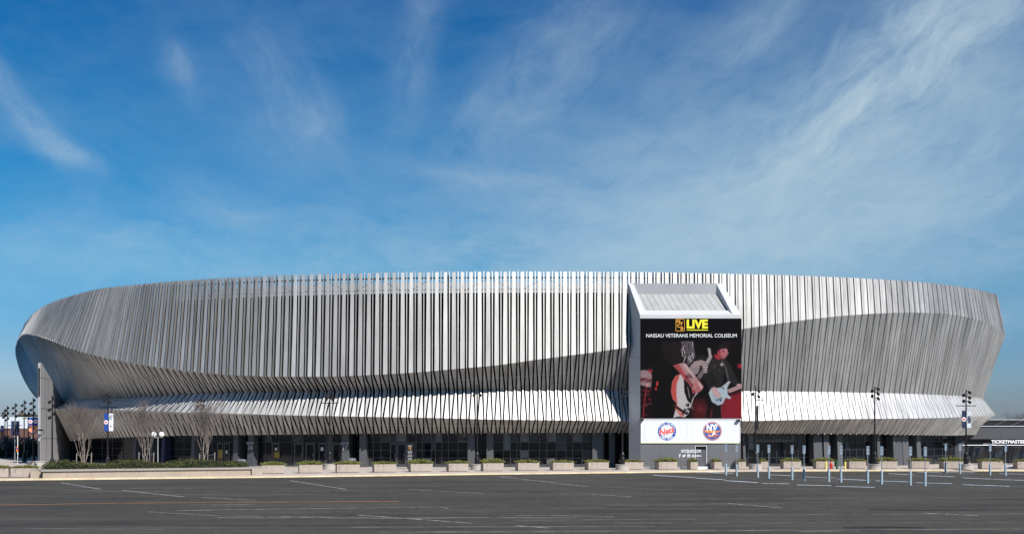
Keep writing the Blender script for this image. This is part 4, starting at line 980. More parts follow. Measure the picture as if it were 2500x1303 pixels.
PL_ = [ # left px, right px (front face), bottom py, kind, where
 (-30, 5, 1166, 0, 'cut off by the left edge of the picture'), (30, 82, 1165, 0, 'left of the hedge bed, below the lamp row'),
 (640, 692, 1156, 0, 'next right of the hedge bed, by GATE 18'), (731, 784, 1154.5, 0, 'before the doors between gates 18 and 17'),
 (823, 876, 1153.5, 0, 'in front of the GATE 17 pier'), (914, 966, 1152.5, 0, 'between GATE 17 and the directory board'), (1003, 1055, 1151.5, 0, 'touching the black directory board'),
 (1096, 1143, 1150.5, 0, 'below the shop sign reading Roas'), (1180, 1230, 1149.5, 0, 'just right of the Roas sign lamp post'), (1265, 1317, 1148.5, 0, 'before the pale panes, third right of Roas'),
 (1350, 1402, 1147.5, 0, 'second to the left of the slate tower pier'), (1436, 1488, 1146.5, 0, 'before the slate pier left of the sign tower'), (1524, 1573, 1146, 0, 'at the left foot of the sign tower'),
 (1609, 1656, 1145.5, 0, 'against the grey base of the sign tower'), (1687, 1705, 1145.5, 1, 'left of the door in the sign tower base'), (1744, 1763, 1145, 1, 'right of the door in the sign tower base'),
 (1803, 1822, 1144.8, 1, 'at the right foot of the sign tower'), (1858, 1877, 1144, 1, 'below BEACH HOUSE beside a lamp plinth'), (1913, 1957, 1143.8, 0, 'below the right end of the BEACH HOUSE sign'),
 (1993, 2038, 1143.6, 0, 'behind the yellow bollard and red hydrant'), (2071, 2115, 1143.5, 0, 'just right of the second yellow bollard'), (2147, 2191, 1143.3, 0, 'right of the slim five-light lamp post'),
 (2226, 2269, 1143.3, 0, 'before the two rightmost slate piers'), (2302, 2356, 1143.5, 0, 'left of the right banner lamp post'), (2397, 2448, 1143.8, 0, 'under the ticket office lettering at the right'), (2484, 2530, 1144, 0, 'cut off by the right edge of the picture')]
fb = [True, True]
for i, (a, b, py, kd, wh) in enumerate(PL_):
    g0, g1 = G(a, py, PAVE), G(b, py, PAVE); W_ = .95; mid = (g0+g1)/2
    sl_ = (ky(mid.x+1)-ky(mid.x-1))/2; ang = math.atan(sl_)
    g1 = Vector((g0.x+(g1.x-g0.x), g0.y+(g1.x-g0.x)*sl_, PAVE)); mid = (g0+g1)/2
    c = mid+Vector((-math.sin(ang), math.cos(ang), 0))*W_/2
    src = big if kd == 0 else small; lx = (g1-g0).length/(1.86 if kd == 0 else .92); lx = max(.8, min(1.2, lx)) if a > 0 else .9
    if a < 0: c = Vector((g1.x-.75, g1.y+W_/2, PAVE))
    o = src if fb[kd] else clone(src); fb[kd] = False
    o.location = c; ang += R(random.uniform(-1.5, 1.5)); o.rotation_euler = (0, 0, ang); o.scale = (lx, 1, 1); lab = 'small square' if kd else 'long'
    o['label'] = f'{lab} tan concrete planter {wh}'; o['group'] = 'concrete planters along the kerb'
    j = JUN[(i*2+1) % 3] if kd == 0 else JUN[3+i % 2]
    q = j if 'used' not in j else clone(j)
    j['used'] = 1
    q.location = c+Vector((0, 0, .66)); q.rotation_euler = (0, 0, ang); q['label'] = f'juniper in planter {wh}'; q['group'] = 'junipers in the concrete planters'
    q.scale = (lx, 1, .7+.6*random.random())
for j in JUN:
    if 'used' in j: pass
for o in list(bpy.data.objects):
    if 'used' in o: del o['used']

# ================================================================= long raised bed, hedge, young trees
b0, b1 = G(104, 1166.5, PAVE), G(612, 1159.5, PAVE)
ax = (b1-b0); Lb = ax.length; ax.normalize(); ay = Vector((-ax.y, ax.x, 0)); rzb = math.atan2(ax.y, ax.x); BW = 3.4
bed = thing('raised_bed', b0, 'long low stone planting bed with overhanging coping, filled with hedge', 'raised bed', rz=rzb)
def bpnt(u, v, z): return b0+ax*u+ay*v+Vector((0, 0, z))
def rot_build(mb, name, m, parent, **k):  # geometry already in the thing's own frame
    p_ = parent; o = mb.build(name, m, None, **k); o.parent = p_; return o
mb = MB(); 
n = 9
for i in range(n): mb.box(Lb*i/n+.006, Lb*(i+1)/n-.006, 0, .25, 0, .50)
mb.box(0, .25, .25, BW, 0, .5); mb.box(Lb-.25, Lb, .25, BW, 0, .5); mb.box(0, Lb, BW, BW+.25, 0, .5)
rot_build(mb, 'bed_wall', STONE_SH, bed)
mb = MB(); mb.box(-.12, Lb+.10, -.14, .36, .50, .66); mb.box(-.12, .36, .36, BW-.1, .5, .66); mb.box(Lb-.3, Lb+.1, .36, BW-.1, .5, .66); rot_build(mb, 'coping', CAPST, bed, bevel=.015)
mb = MB(); mb.box(.25, Lb-.25, .25, BW, .1, .55); rot_build(mb, 'soil', SOIL, bed)
end = thing('stone_block', (b1+ax*.12+ay*.3), 'pale stone block at the right end of the raised hedge bed', 'stone block', rz=rzb)
mb = MB(); mb.box(0, .85, 0, 1.6, 0, .60); rot_build(mb, 'block', STONE, end, bevel=.01); mb = MB(); mb.box(-.02, .87, -.02, 1.62, .60, .66); rot_build(mb, 'cap', CAPST, end)
end2 = thing('stone_block', (b0-ax*.95+ay*1.2), 'shaded brown stone block at the left end of the raised hedge bed', 'stone block', rz=rzb)
mb = MB(); mb.box(0, .8, 0, 1.2, 0, .56); rot_build(mb, 'block', STONE_SH, end2, bevel=.01); mb = MB(); mb.box(-.02, .82, -.02, 1.22, .56, .62); rot_build(mb, 'cap', CAPST, end2)
# hedge: rounded clipped shrubs grown together
hedge = MB(); rnd = random.Random(3)
hd_ = thing('hedge', bpnt(Lb/2, BW/2, .55), 'dark green low hedge of clipped yew growing in the raised bed', 'hedge', rz=rzb)
hf = MB(); core = MB()
nb = 34
for i in range(nb):
    for row in range(2):
        cx_ = -Lb/2+.5+(Lb-1.0)*(i+rnd.random()*.5)/nb; cy_ = -BW/2+.75+row*1.4+rnd.random()*.3; rr = .62+.2*rnd.random(); hh = .42+.22*rnd.random()+.18*math.sin(i*.55+row)
        for k_ in range(230):
            a = rnd.random()*2*math.pi; e = math.acos(rnd.random()); s = rr*(.80+.25*rnd.random())
            c = Vector((cx_+math.cos(a)*math.sin(e)*s*1.1, cy_+math.sin(a)*math.sin(e)*s, math.cos(e)*s*(hh/rr)+.08))
            u = Vector((rnd.gauss(0, 1), rnd.gauss(0, 1), rnd.gauss(0, 1))).normalized()*(.04+.035*rnd.random()); w_ = Vector((rnd.gauss(0, 1), rnd.gauss(0, 1), rnd.gauss(.5, 1))).normalized()*(.05+.05*rnd.random())
            hf.quad(c-u, c-w_*.3, c+u, c+w_)
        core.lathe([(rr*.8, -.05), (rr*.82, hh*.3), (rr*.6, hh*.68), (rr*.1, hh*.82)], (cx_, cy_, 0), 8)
rot_build(hf, 'foliage', LEAF_DK, hd_); rot_build(core, 'stems', mat('hedge_shade', (.008, .012, .004), rough=1), hd_)  # near-black core under the leaves: the hedge's inner shade put into colour

def bare_tree(name, loc, H_, seed, label, spread=1.0, cat='tree', group=None, stems=6, tw=1.0, bark=BARK, twig=TWIG, depth=4):
    rnd = random.Random(seed); t = thing(name, loc, label, cat, group); tr, cr = MB(), MB(); l = Vector(loc)
    def grow(p_, d, ln, r, k_, nmul=1):
        q = p_+d*ln; mid = (p_+q)/2+Vector((rnd.gauss(0, 1), rnd.gauss(0, 1), 0))*ln*.05; tgt = tr if k_ < 2 else cr
        tgt.tube(p_, mid, r, r*.85, n=5 if k_ < 2 else 3, cap=False); tgt.tube(mid, q, r*.85, r*.68, n=5 if k_ < 2 else 3, cap=False)
        if k_ >= depth: return
        nchild = 3 if k_ < depth-2 else 4 if k_ == depth-2 else 3
        for c in range(nchild):
            a = rnd.random()*2*math.pi; s = (.28+.22*rnd.random())*spread; nd = (d+Vector((math.cos(a), math.sin(a), .15))*s).normalized(); nd.z = max(nd.z, .25); nd.normalize()
            st = q if c < 2 else p_.lerp(q, .45+.5*rnd.random())
            grow(st, nd, ln*(.63+.20*rnd.random()), max(.0048*tw, r*(.5+.14*rnd.random())), k_+1)
    for i in range(stems):
        a = 2*math.pi*(i+rnd.random()*.5)/stems; s = .12+.22*rnd.random(); grow(l+Vector((math.cos(a)*.07, math.sin(a)*.07, -.05)), Vector((math.cos(a)*s*spread, math.sin(a)*s*spread, 1)).normalized(), H_*.37, .045*tw, 0)
    tr.build('trunk', bark, t); cr.build('crown', twig, t); return t
def stake(px, py_top, d, label):
    z = Zh(py_top, d); t = MB(); b = Vector((X(px, d), d, .6)); t.tube(b, (b.x+.05, b.y, z), .045, .04, n=8); t.tube((b.x+.05, b.y, z), (b.x+.05, b.y, z+.02), .05, n=8)
    o = t.build('tree_stake', BARK); l = b.copy(); 
    for v in o.data.vertices: v.co -= l
    o.location = l; tag(o, label, 'stake', 'stakes tying the young trees'); return Vector((b.x+.05, b.y, z-.12))
for k_, (px, tp, ds, s0, s1, who, sd_) in enumerate([(204, 1008, 84.6, (186, 1106), (222, 1105), 'left', 5), (355, 1003, 86.3, (338, 1103.5), (374, 1104), 'middle', 9), (503, 1001, 88, (486, 1106), (523, 1104), 'right', 15)]):
    b = Vector((X(px, ds), ds, .6)); h_ = Zh(tp, ds)-.6
    where = {'left': 'nearest the grey end wall', 'middle': 'beside the twin white globe lamp', 'right': 'nearest the GATE 18 pier'}[who]
    bare_tree('bare_tree', b, h_*1.0, sd_, f'leafless many-stemmed young tree in the hedge bed, {where}', spread=.62, group='bare trees in the hedge bed', depth=5, stems=5, tw=.75)
    a = stake(s0[0], s0[1], ds, f'short pale wooden stake left of the bare tree {where}'); c = stake(s1[0], s1[1], ds, f'short pale wooden stake right of the bare tree {where}')
    wr = MB(); wr.tube(a, b+Vector((0, 0, a.z-.7)), .012, n=4); wr.tube(b+Vector((0, 0, a.z-.7)), c, .012, n=4); o = wr.build('tie_wire', GALV)
    for v in o.data.vertices: v.co -= b
    o.location = b; tag(o, f'thin tie between the stakes of the bare tree {where}', 'tie', 'ties of the young trees')

# ================================================================= lamp posts
BRICK = mat('white_brick', (.50, .46, .42), rough=.9)
def brickify():
    nt = BRICK.node_tree; N = nt.nodes; L = nt.links; tc = N.new('ShaderNodeTexCoord'); sp = N.new('ShaderNodeSeparateXYZ'); L.new(tc.outputs['Object'], sp.inputs[0])
    at = N.new('ShaderNodeMath'); at.operation = 'ARCTAN2'; L.new(sp.outputs[0], at.inputs[0]); L.new(sp.outputs[1], at.inputs[1])
    cb = N.new('ShaderNodeCombineXYZ'); L.new(at.outputs[0], cb.inputs[0]); L.new(sp.outputs[2], cb.inputs[1])
    br = N.new('ShaderNodeTexBrick'); L.new(cb.outputs[0], br.inputs[0]); br.inputs['Scale'].default_value = 5; br.inputs['Color1'].default_value = (.52, .47, .42, 1); br.inputs['Color2'].default_value = (.44, .40, .36, 1); br.inputs['Mortar'].default_value = (.26, .24, .22, 1); br.inputs['Mortar Size'].default_value = .03
    L.new(br.outputs[0], N['Principled BSDF'].inputs['Base Color'])
brickify()
def lamp(px, top_py, d, label, heads, arm=None, plinth=True, group='black lamp posts before the arena', low=None):
    x = X(px, d); top = Zh(top_py, d); t = thing('lamp_post', (x, d, PAVE), label, 'lamp post', group)
    z0 = PAVE+(.52 if plinth else 0)
    if plinth:
        b = MB(); b.lathe([(.62, 0), (.62, .46), (.66, .46), (.66, .52)], (0, 0, 0), 24); o = b.build('plinth', BRICK, None); o.parent = t
    s = MB(); s.lathe([(.24, 0), (.24, .55), (.20, .62), (.20, .95), (.10, 1.15)], (x, d, z0), 12); s.build('base', BLACKM, t)
    p_ = MB(); p_.tube((x, d, z0+1.1), (x, d, top), .085, .05, n=10); p_.build('pole', BLACKM, t)
    for (sx, dz) in heads:
        hx = x+sx*.26; hz = top-dz; m_ = MB(); m_.tube((x, d, hz+.05), (hx, d-.06, hz+.05), .03, n=6)
        dr = Vector((sx*.25, -.7, -.55)).normalized(); c = Vector((hx, d-.06, hz))
        m_.tube(c-dr*.12, c+dr*.08, .07, .135, n=12); m_.tube(c+dr*.08, c+dr*.20, .135, .14, n=12)
        f = m_.build('floodlight_head', BLACKM, t)
        g_ = MB(); g_.tube(c+dr*.202, c+dr*.208, .11, n=12); g_.build('lens', mat('lamp_lens', (.03, .03, .035), rough=.15), f)
    if arm:
        a = MB(); a.tube((x-arm[0], d, top-arm[2]), (x+arm[1], d, top-arm[2]), .04, n=6); a.build('cross_arm', BLACKM, t)
    return t, x, top
H5 = [(1, .25), (-1, .5), (1, .75), (-1, 1.05), (1, 1.15)]
H4 = [(-1, .55), (1, .45), (1, .95), (-1, 1.0)]
lamp(805, 951, 97.8, 'black lamp post with four floodlights and a cross arm, left of GATE 17', [(-1, .45), (1, .45), (-1, .85), (1, .85)], (.85, .85, 1.25))
lamp(1165, 938, 96.6, 'tall black lamp post beside the Roas shop sign, two small floodlights', [(-1, .95), (1, .95)], None)
lamp(1519.5, 937, 95.8, 'black lamp post touching the left side of the sign tower', [(-1, .75), (1, .6), (1, 1.0)], (.85, .3, 1.35))
t_, x_, top_ = lamp(1844.5, 941, 97.7, 'black lamp post with a box on its pole, left of the BEACH HOUSE sign', [(-1, .75), (1, .5), (1, 1.0)], (.05, .8, 1.35))
bx_ = MB(); bx_.box(x_+.10, x_+.26, 97.6, 97.8, top_-4.2, top_-1.9); bx_.build('control_box', BLACKM, t_)
lamp(2135.5, 943, 96.6, 'slim black five-light lamp post without arm, right half', [(1, .2), (-1, .35), (1, .65), (-1, .85), (1, 1.1)], None)
lamp(2358.5, 950, 97, 'black lamp post carrying the navy and the white NETS banners at the right', H5, (.95, .95, 1.55))
lamp(491, 966, 103, 'dark lamp post half lost against the fins behind the right bare tree', H4, (.6, .6, 1.3), plinth=False)
t263, x263, top263 = lamp(263, 957, 101, 'black lamp post carrying the blue and white banners above the hedge', [(-1, .3), (1, .45), (-1, .8), (1, .95)], (.95, .95, 1.45), plinth=False)
G2 = 'black lamp posts receding beyond the end wall'
def stack(n, s=1): return [(((-1)**i)*s, .25+i*.36) for i in range(n)]
lamp(127.5, 964, 95, 'tall black lamp post standing in front of the grey end wall', stack(6, .7), plinth=False)
lamp(81, 970, 114, 'black lamp post carrying the two crowd picture banners', stack(5, .7), (.9, .9, 2.3), plinth=False, group=G2)
lamp(59, 976, 124, 'black lamp post between the crowd picture banners and the navy banner', stack(5, .7), None, plinth=False, group=G2)
lamp(68.8, 1003, 140, 'shortest black lamp post in the left row, just left of the crowd picture banners', stack(3, .7), (.8, .8, 1.0), plinth=False, group=G2)
lamp(37, 983, 132, 'black lamp post carrying the navy and grey banners', stack(5, .7), (.9, .9, 2.9), plinth=False, group=G2)
lamp(17.5, 990, 142, 'black lamp post just right of the leftmost one, without banners', stack(5, .7), None, plinth=False, group=G2)
lamp(12, 997, 156, 'leftmost black lamp post, carrying a small blue banner', stack(5, .7), (.9, .9, 3.2), plinth=False, group=G2)

def banner(px0, px1, py0, py1, d, m, label, extra=None, y=-.05):
    x0, x1, z1, z0 = X(px0, d), X(px1, d), Zh(py0, d), Zh(py1, d); t = thing('banner', ((x0+x1)/2, d+y, z0), label, 'banner', 'banners hung on the lamp posts')
    b = MB(); n = 8
    vs = []
    for k_ in range(n+1):
        z = z0+(z1-z0)*k_/n; w_ = .03*math.sin(k_*.9+px0); vs.append(((x0, d+y+w_, z), (x1, d+y+w_*.4, z)))
    for a, c in zip(vs, vs[1:]):
        b.quad(a[0], a[1], c[1], c[0]); b.quad((c[0][0], c[0][1]+.012, c[0][2]), (c[1][0], c[1][1]+.012, c[1][2]), (a[1][0], a[1][1]+.012, a[1][2]), (a[0][0], a[0][1]+.012, a[0][2]))
    b.build('cloth', m, t)
    r_ = MB(); 
    for z in (z0, z1): r_.tube((x0, d+y+.03, z), (x1, d+y+.03, z), .02, n=5)
    r_.build('rod', BLACKM, t)
    if extra: extra(t, x0, x1, z0, z1, d+y-.05)
    return t
NAVYCL = mat('navy_cloth', s2l(28, 44, 74), rough=.8); GREYCL = mat('grey_blue_cloth', s2l(88, 96, 122), rough=.8); BLUECL = mat('blue_cloth', s2l(20, 66, 150), rough=.8); WHITECL = mat('white_cloth', (.70, .71, .74), rough=.8)
CR = mat('crest_red', s2l(236, 92, 84))
def logo(r):
    def f(t, x0, x1, z0, z1, y):
        mb = MB(); c = ((x0+x1)/2, y, z0+(z1-z0)*.5); rr = (x1-x0)*r
        for k_ in range(12):
            a = 2*math.pi*k_/12; disc(mb, (c[0]+math.cos(a)*rr*.85, y, c[2]+math.sin(a)*rr*.85), rr*.32, 0, n=6, off=.0)
        disc(mb, c, rr, 0, off=.004, n=20); put_text(mb, 'Nets', (c[0], y-.012, c[2]), rr*1.0, m=1, bold=.02, width=rr*1.6); mb.build('logo', [WHITE, CR], t)
    return f
def vtext(tx, m, fr=.8):
    def f(t, x0, x1, z0, z1, y):
        mb = MB(); put_text(mb, tx, ((x0+x1)/2, y, (z0+z1)/2), (x1-x0)*.85, right=(0, 0, -1), up=(1, 0, 0), bold=.02, width=(z1-z0)*fr); mb.build('lettering', m, t)
    return f
banner(2347.5, 2357, 1002, 1044, 96.9, NAVYCL, 'navy banner with round white and red club logo, right lamp post', logo(.52))
banner(2359.8, 2370.5, 1003, 1044, 96.9, mat('white_blue_cloth', (.62, .65, .70), rough=.8), 'white banner reading NETS sideways, right lamp post', vtext('NETS', NAVY, .42))
banner(255, 264.3, 1008.5, 1051.5, 100.9, BLUECL, 'bright blue banner with round club logo above the hedge', logo(.5))
def wh(t, x0, x1, z0, z1, y):
    mb = MB(); put_text(mb, 'Nets', ((x0+x1)/2, y, z0+(z1-z0)*.78), .5, right=(0, 0, -1), up=(1, 0, 0), width=(z1-z0)*.25); put_text(mb, 'B', ((x0+x1)/2, y, z0+(z1-z0)*.28), .32); mb.build('lettering', mat('grey_print', (.25, .27, .32)), t)
banner(266.5, 277, 1008.5, 1051.5, 100.9, WHITECL, 'white banner beside the bright blue one above the hedge', wh)
def crowd(t, x0, x1, z0, z1, y):
    rnd = random.Random(int(abs(x0)*10)); mb = MB(); 
    for k_ in range(60):
        x = x0+rnd.random()*(x1-x0); z = z0+rnd.random()**1.3*(z1-z0)*.42+.12; r = .05+.05*rnd.random(); disc(mb, (min(x1-r, max(x0+r, x)), y-.001*k_*.1, z), r, k_ % 3, n=7)
    mb.build('crowd_picture', [mat('print_orange', s2l(222, 120, 64)), mat('print_dark', s2l(50, 24, 30)), mat('print_flesh', s2l(226, 170, 140))], t)
    lg = MB(); disc(lg, ((x0+x1)/2, y, z0+(z1-z0)*.74), .22, 0, n=16); disc(lg, ((x0+x1)/2, y, z0+(z1-z0)*.74), .12, 1, n=12, off=.006); lg.build('logo', [WHITE, CR], t)
banner(71, 80, 1018.5, 1056.5, 113.9, BLUECL, 'blue banner with orange crowd picture, left of its lamp post', crowd); banner(82.3, 93.2, 1018, 1056.5, 113.9, BLUECL, 'blue banner with orange crowd picture, touching the grey end wall', crowd)
banner(27.5, 35.5, 1027.5, 1062, 131.9, NAVYCL, 'dark navy banner, left of its lamp post', None); banner(39, 47.8, 1027.5, 1062, 131.9, GREYCL, 'grey blue banner with sideways dark letters', vtext('NETS', NAVY, .5))
banner(1.5, 10, 1038.5, 1068, 155.8, BLUECL, 'small blue banner with orange picture at the far left edge', crowd)
# white poles among the lamps
for px, top, d, lb in ((36.2, 1063, 128, 'thin white pole left of the stickered one'), (43.2, 1064, 118, 'thin white pole with a small blue and orange sticker')):
    mb = MB(); x = X(px, d); mb.tube((0, 0, 0), (0, 0, Zh(top, d)-PAVE), .05, .04, n=8); mb.tube((0, 0, 0), (0, 0, .05), .10, n=10); mb.tube((0, 0, Zh(top, d)-PAVE), (0, 0, Zh(top, d)-PAVE+.03), .05, n=8)
    t = thing('white_pole', (x, d, PAVE), lb, 'pole'); o = mb.build('shaft', WHITE); o.parent = t
    if px > 40:
        s = MB(); s.box(-.13, .09, -.07, -.055, Zh(1101, d)-PAVE, Zh(1090, d)-PAVE); s.box(-.11, .07, -.075, -.071, Zh(1096, d)-PAVE, Zh(1092, d)-PAVE, 1); o = s.build('sticker', [ORANGE, BLUE]); o.parent = t
# twin globe lamp
d = 90; gl = thing('globe_lamp', (X(385.5, d), d, .55), 'grey lamp post with two white globes beside the middle bare tree', 'globe lamp')
x = X(385.5, d); z = Zh(1067, d); mb = MB(); mb.tube((x, d, .55), (x, d, z), .06, .045, n=8); mb.tube((x-.40, d, z), (x+.36, d, z), .035, n=6); mb.build('pole', GALV, gl)
for sx in (-.36, .32):
    mb = MB(); r = .24; mb.lathe([(r*math.cos(a), z+.26+r*math.sin(a)) for a in [R(-85+17*k_) for k_ in range(11)]], (x+sx, d, 0), 16); mb.build('globe', GLOBE, gl, smooth=True); mb = MB(); mb.lathe([(.06, -.02), (.1, .05)], (x+sx, d, z), 8); mb.build('holder', GALV, gl)

# ================================================================= accessible bay signs in blue sleeves
S_ = thing('parking_sign', (0, 0, 0), None, 'parking sign', 'accessible parking signs in blue bollard sleeves')
mb = MB(); mb.lathe([(.085, 0), (.09, .02), (.09, .90), (.07, .96), (.03, .98)], (0, 0, 0), 16); o = mb.build('bollard_sleeve', PALEBLUE); o.parent = S_
mb = MB(); mb.tube((0, 0, .95), (0, 0, 2.62), .03, n=6); o = mb.build('post', GALV); o.parent = S_
mb = MB(); mb.box(-.105, .105, -.045, -.035, 2.17, 2.63); o = mb.build('sign_plate', SIGNGREY); o.parent = S_; pl_ = o
mb = MB(); mb.quad((-.08, -.047, 2.24), (.08, -.047, 2.24), (.08, -.047, 2.50), (-.08, -.047, 2.50)); 
mb.quad((-.08, -.047, 2.54), (.08, -.047, 2.54), (.08, -.047, 2.575), (-.08, -.047, 2.575)); o = mb.build('symbol_field', SIGNBLUE); o.parent = pl_
mb = MB(); mb.quad((-.02, -.05, 2.36), (.015, -.05, 2.36), (.015, -.05, 2.43), (-.02, -.05, 2.43)); 
def ring(mb, cx_, cz_, r, ri, a0, a1, y, n=14):
    for k_ in range(n):
        p0, p1 = R(a0+(a1-a0)*k_/n), R(a0+(a1-a0)*(k_+1)/n); mb.quad(*[(cx_+math.cos(a)*q, y, cz_+math.sin(a)*q) for a, q in ((p0, ri), (p1, ri), (p1, r), (p0, r))])
ring(mb, 0, 2.325, .055, .038, 120, 400, -.05); ring(mb, 0, 2.455, .02, .0, 0, 360, -.05, 8); mb.quad((.01, -.05, 2.35), (.055, -.05, 2.35), (.055, -.05, 2.366), (.01, -.05, 2.366)); mb.quad((.042, -.05, 2.29), (.058, -.05, 2.29), (.058, -.05, 2.36), (.042, -.05, 2.36))
o = mb.build('wheelchair_symbol', WHITE); o.parent = pl_
mb = MB(); mb.box(-.10, .10, -.045, -.035, 2.02, 2.15); o = mb.build('lower_plate', SIGNGREY); o.parent = S_
SG = [(1772.3, 1159.5), (1798.3, 1161.6), (1850, 1165), (1877, 1167), (1933.7, 1171), (1962.8, 1173), (2023.3, 1175.7), (2053, 1176.5), (2118.2, 1179), (2152.3, 1181.4), (2222.3, 1183.8), (2258.5, 1186), (2308.6, 1154.8), (2343.6, 1156), (2417, 1159), (2454.6, 1160.7)]
WHO = ['farthest left of all, before the tower base', 'second from the left, at the right edge of the tower base', 'before the lamp with the control box', 'right of the lamp with the control box', 'left one before the BEACH HOUSE planter',
 'right one before the BEACH HOUSE planter', 'beside the red hydrant', 'between the green post and the second yellow bollard', 'just left of the slim five-light lamp post', 'just right of the slim five-light lamp post',
 'nearest row, second from its right end', 'at the right end of the nearest row, lowest in the picture', 'back row, left of two beside the banner lamp', 'back row, nearest the banner lamp post', 'back row, under the first letters of TICKETMASTER', 'rightmost of all, back row']
for i, ((px, py), wh_) in enumerate(zip(SG, WHO)):
    o = S_ if i == 0 else clone(S_); o.location = G(px, py, 0); o['label'] = f'accessible parking sign, {wh_}'; o.rotation_euler = (0, 0, R(random.uniform(-9, 9)))

# ---- small things on the pavement
for px, py, top, lb in ((2016.5, 1144.5, 1125, 'yellow bollard left of the red hydrant'), (2063.5, 1144.5, 1126, 'yellow bollard right of the green post')):
    g_ = G(px, py, PAVE); mb = MB(); h = Zh(top, g_.y)-PAVE; mb.lathe([(.085, 0), (.085, h-.05), (.05, h), (.01, h+.01)], (0, 0, 0), 14); t = thing('yellow_bollard', g_, lb, 'bollard', 'yellow bollards'); o = mb.build('post', YBOL); o.parent = t
    mb = MB(); mb.lathe([(.11, 0), (.11, .04), (.09, .05)], (0, 0, 0), 14); o = mb.build('collar', KERBM if 'KERBM' in globals() else kerbm); o.parent = t
g_ = G(2028.5, 1144, PAVE); t = thing('fire_hydrant', g_, 'red fire hydrant with side outlets behind a parking sign', 'fire hydrant')
mb = MB(); mb.lathe([(.14, 0), (.14, .05), (.10, .07), (.10, .42), (.12, .44), (.12, .50), (.09, .58), (.05, .64), (.03, .70)], (0, 0, 0), 14); o = mb.build('barrel', REDP, smooth=False); o.parent = t
for q in ((-.20, 0), (.20, 0)):
    mb = MB(); mb.tube((0, 0, .36), (q[0], 0, .36), .05, n=10); mb.tube((q[0], 0, .36), (q[0]*1.15, 0, .36), .06, n=6); o = mb.build('outlet', REDP); o.parent = t
mb = MB(); mb.tube((0, 0, .28), (0, -.17, .28), .065, n=10); o = mb.build('pumper_outlet', REDP); o.parent = t
g_ = G(2043.5, 1144, PAVE); t = thing('green_post', g_, 'short dark green round post beside the slate pier', 'post'); mb = MB(); mb.lathe([(.13, 0), (.13, .60), (.15, .60), (.15, .68), (.05, .72)], (0, 0, 0), 14); o = mb.build('body', GREEN); o.parent = t
mb = MB(); mb.box(-.08, .08, -.136, -.125, .35, .5); o = mb.build('plate', mat('plate_dark', (.05, .08, .06))); o.parent = t
# directory board
g_ = Vector((X(1001, 99), 99, PAVE)); t = thing('directory_board', g_, 'narrow black upright board with gold emblem and rows of white text', 'directory board')
top = Zh(1085.5, 99)-PAVE; mb = MB(); mb.box(-.28, .28, -.06, .06, 0, top); o = mb.build('board', mat('board_charcoal', (.014, .014, .018), rough=.5), bevel=.01); o.parent = t
le = MB(); put_text(le, 'WELCOME TO', (0, -.063, top-.08), .09, bold=.004, width=.42)
rnd = random.Random(2)
for i in range(17):
    z = top-.62-i*.085; w_ = .14+.09*rnd.random()
    if i % 4 != 3:
        x_ = -w_; 
        while x_ < w_: 
            l_ = .03+.05*rnd.random(); le.quad((x_, -.063, z), (min(w_, x_+l_), -.063, z), (min(w_, x_+l_), -.063, z+.035), (x_, -.063, z+.035)); x_ += l_+.018
o = le.build('lettering', mat('board_text', (.55, .55, .55))); o.parent = t
em = MB(); ex, ez = 0, top-.30
for a, b, c, e in ((-.10, .10, -.15, -.135), (-.10, .10, .135, .15), (-.10, -.088, -.15, .15), (.088, .10, -.15, .15)): em.quad((a, -.064, ez+c), (b, -.064, ez+c), (b, -.064, ez+e), (a, -.064, ez+e))
for ch, a, b in (('N', -.04, .08), ('Y', .035, .03), ('C', -.035, -.03), ('B', .04, -.09)): put_text(em, ch, (a, -.066, ez+b), .12, bold=.004)
o = em.build('emblem', GOLD); o.parent = t
# domed grey litter bins
BINM = mat('bin_grey', (.15, .155, .165), rough=.6, metal=.2)
def bin_(px, d, top, lb, w_=.55):
    t = thing('litter_bin', (X(px, d), d, PAVE), lb, 'litter bin', 'domed litter bins'); h = Zh(top, d)-PAVE; mb = MB(); mb.lathe([(w_*.85, 0), (w_*.9, h-.30)], (0, 0, 0), 20); o = mb.build('drum', mat('bin_dark', (.05, .05, .055))); o.parent = t
    mb = MB(); mb.lathe([(w_*.95, h-.30), (w_*.95, h-.16), (w_*.8, h-.05), (w_*.5, h), (.02, h+.01)], (0, 0, 0), 20); o = mb.build('hood', BINM, smooth=True); o.parent = t
bin_(857, 99.3, 1117, 'grey domed bin behind the planter at GATE 17'); bin_(588, 94.5, 1119.5, 'grey domed bin behind the right end of the hedge')
# pale sack
t = thing('sack', Vector((X(2467, 100), 100, PAVE)), 'white lumpy sack lying on the pavement below the ticket office', 'sack'); mb = MB(); mb.lathe([(.30, 0), (.42, .06), (.40, .16), (.25, .24), (.05, .27)], (0, 0, 0), 14); o = mb.build('bag', WHITECL, smooth=True); o.parent = t
for v in o.data.vertices: v.co.x *= 1.3; v.co.z *= 1+.25*math.sin(v.co.x*7)
mb = MB(); mb.lathe([(.05, .25), (.03, .30), (.08, .35)], (-.1, 0, 0), 8); o = mb.build('knot', WHITECL); o.parent = t

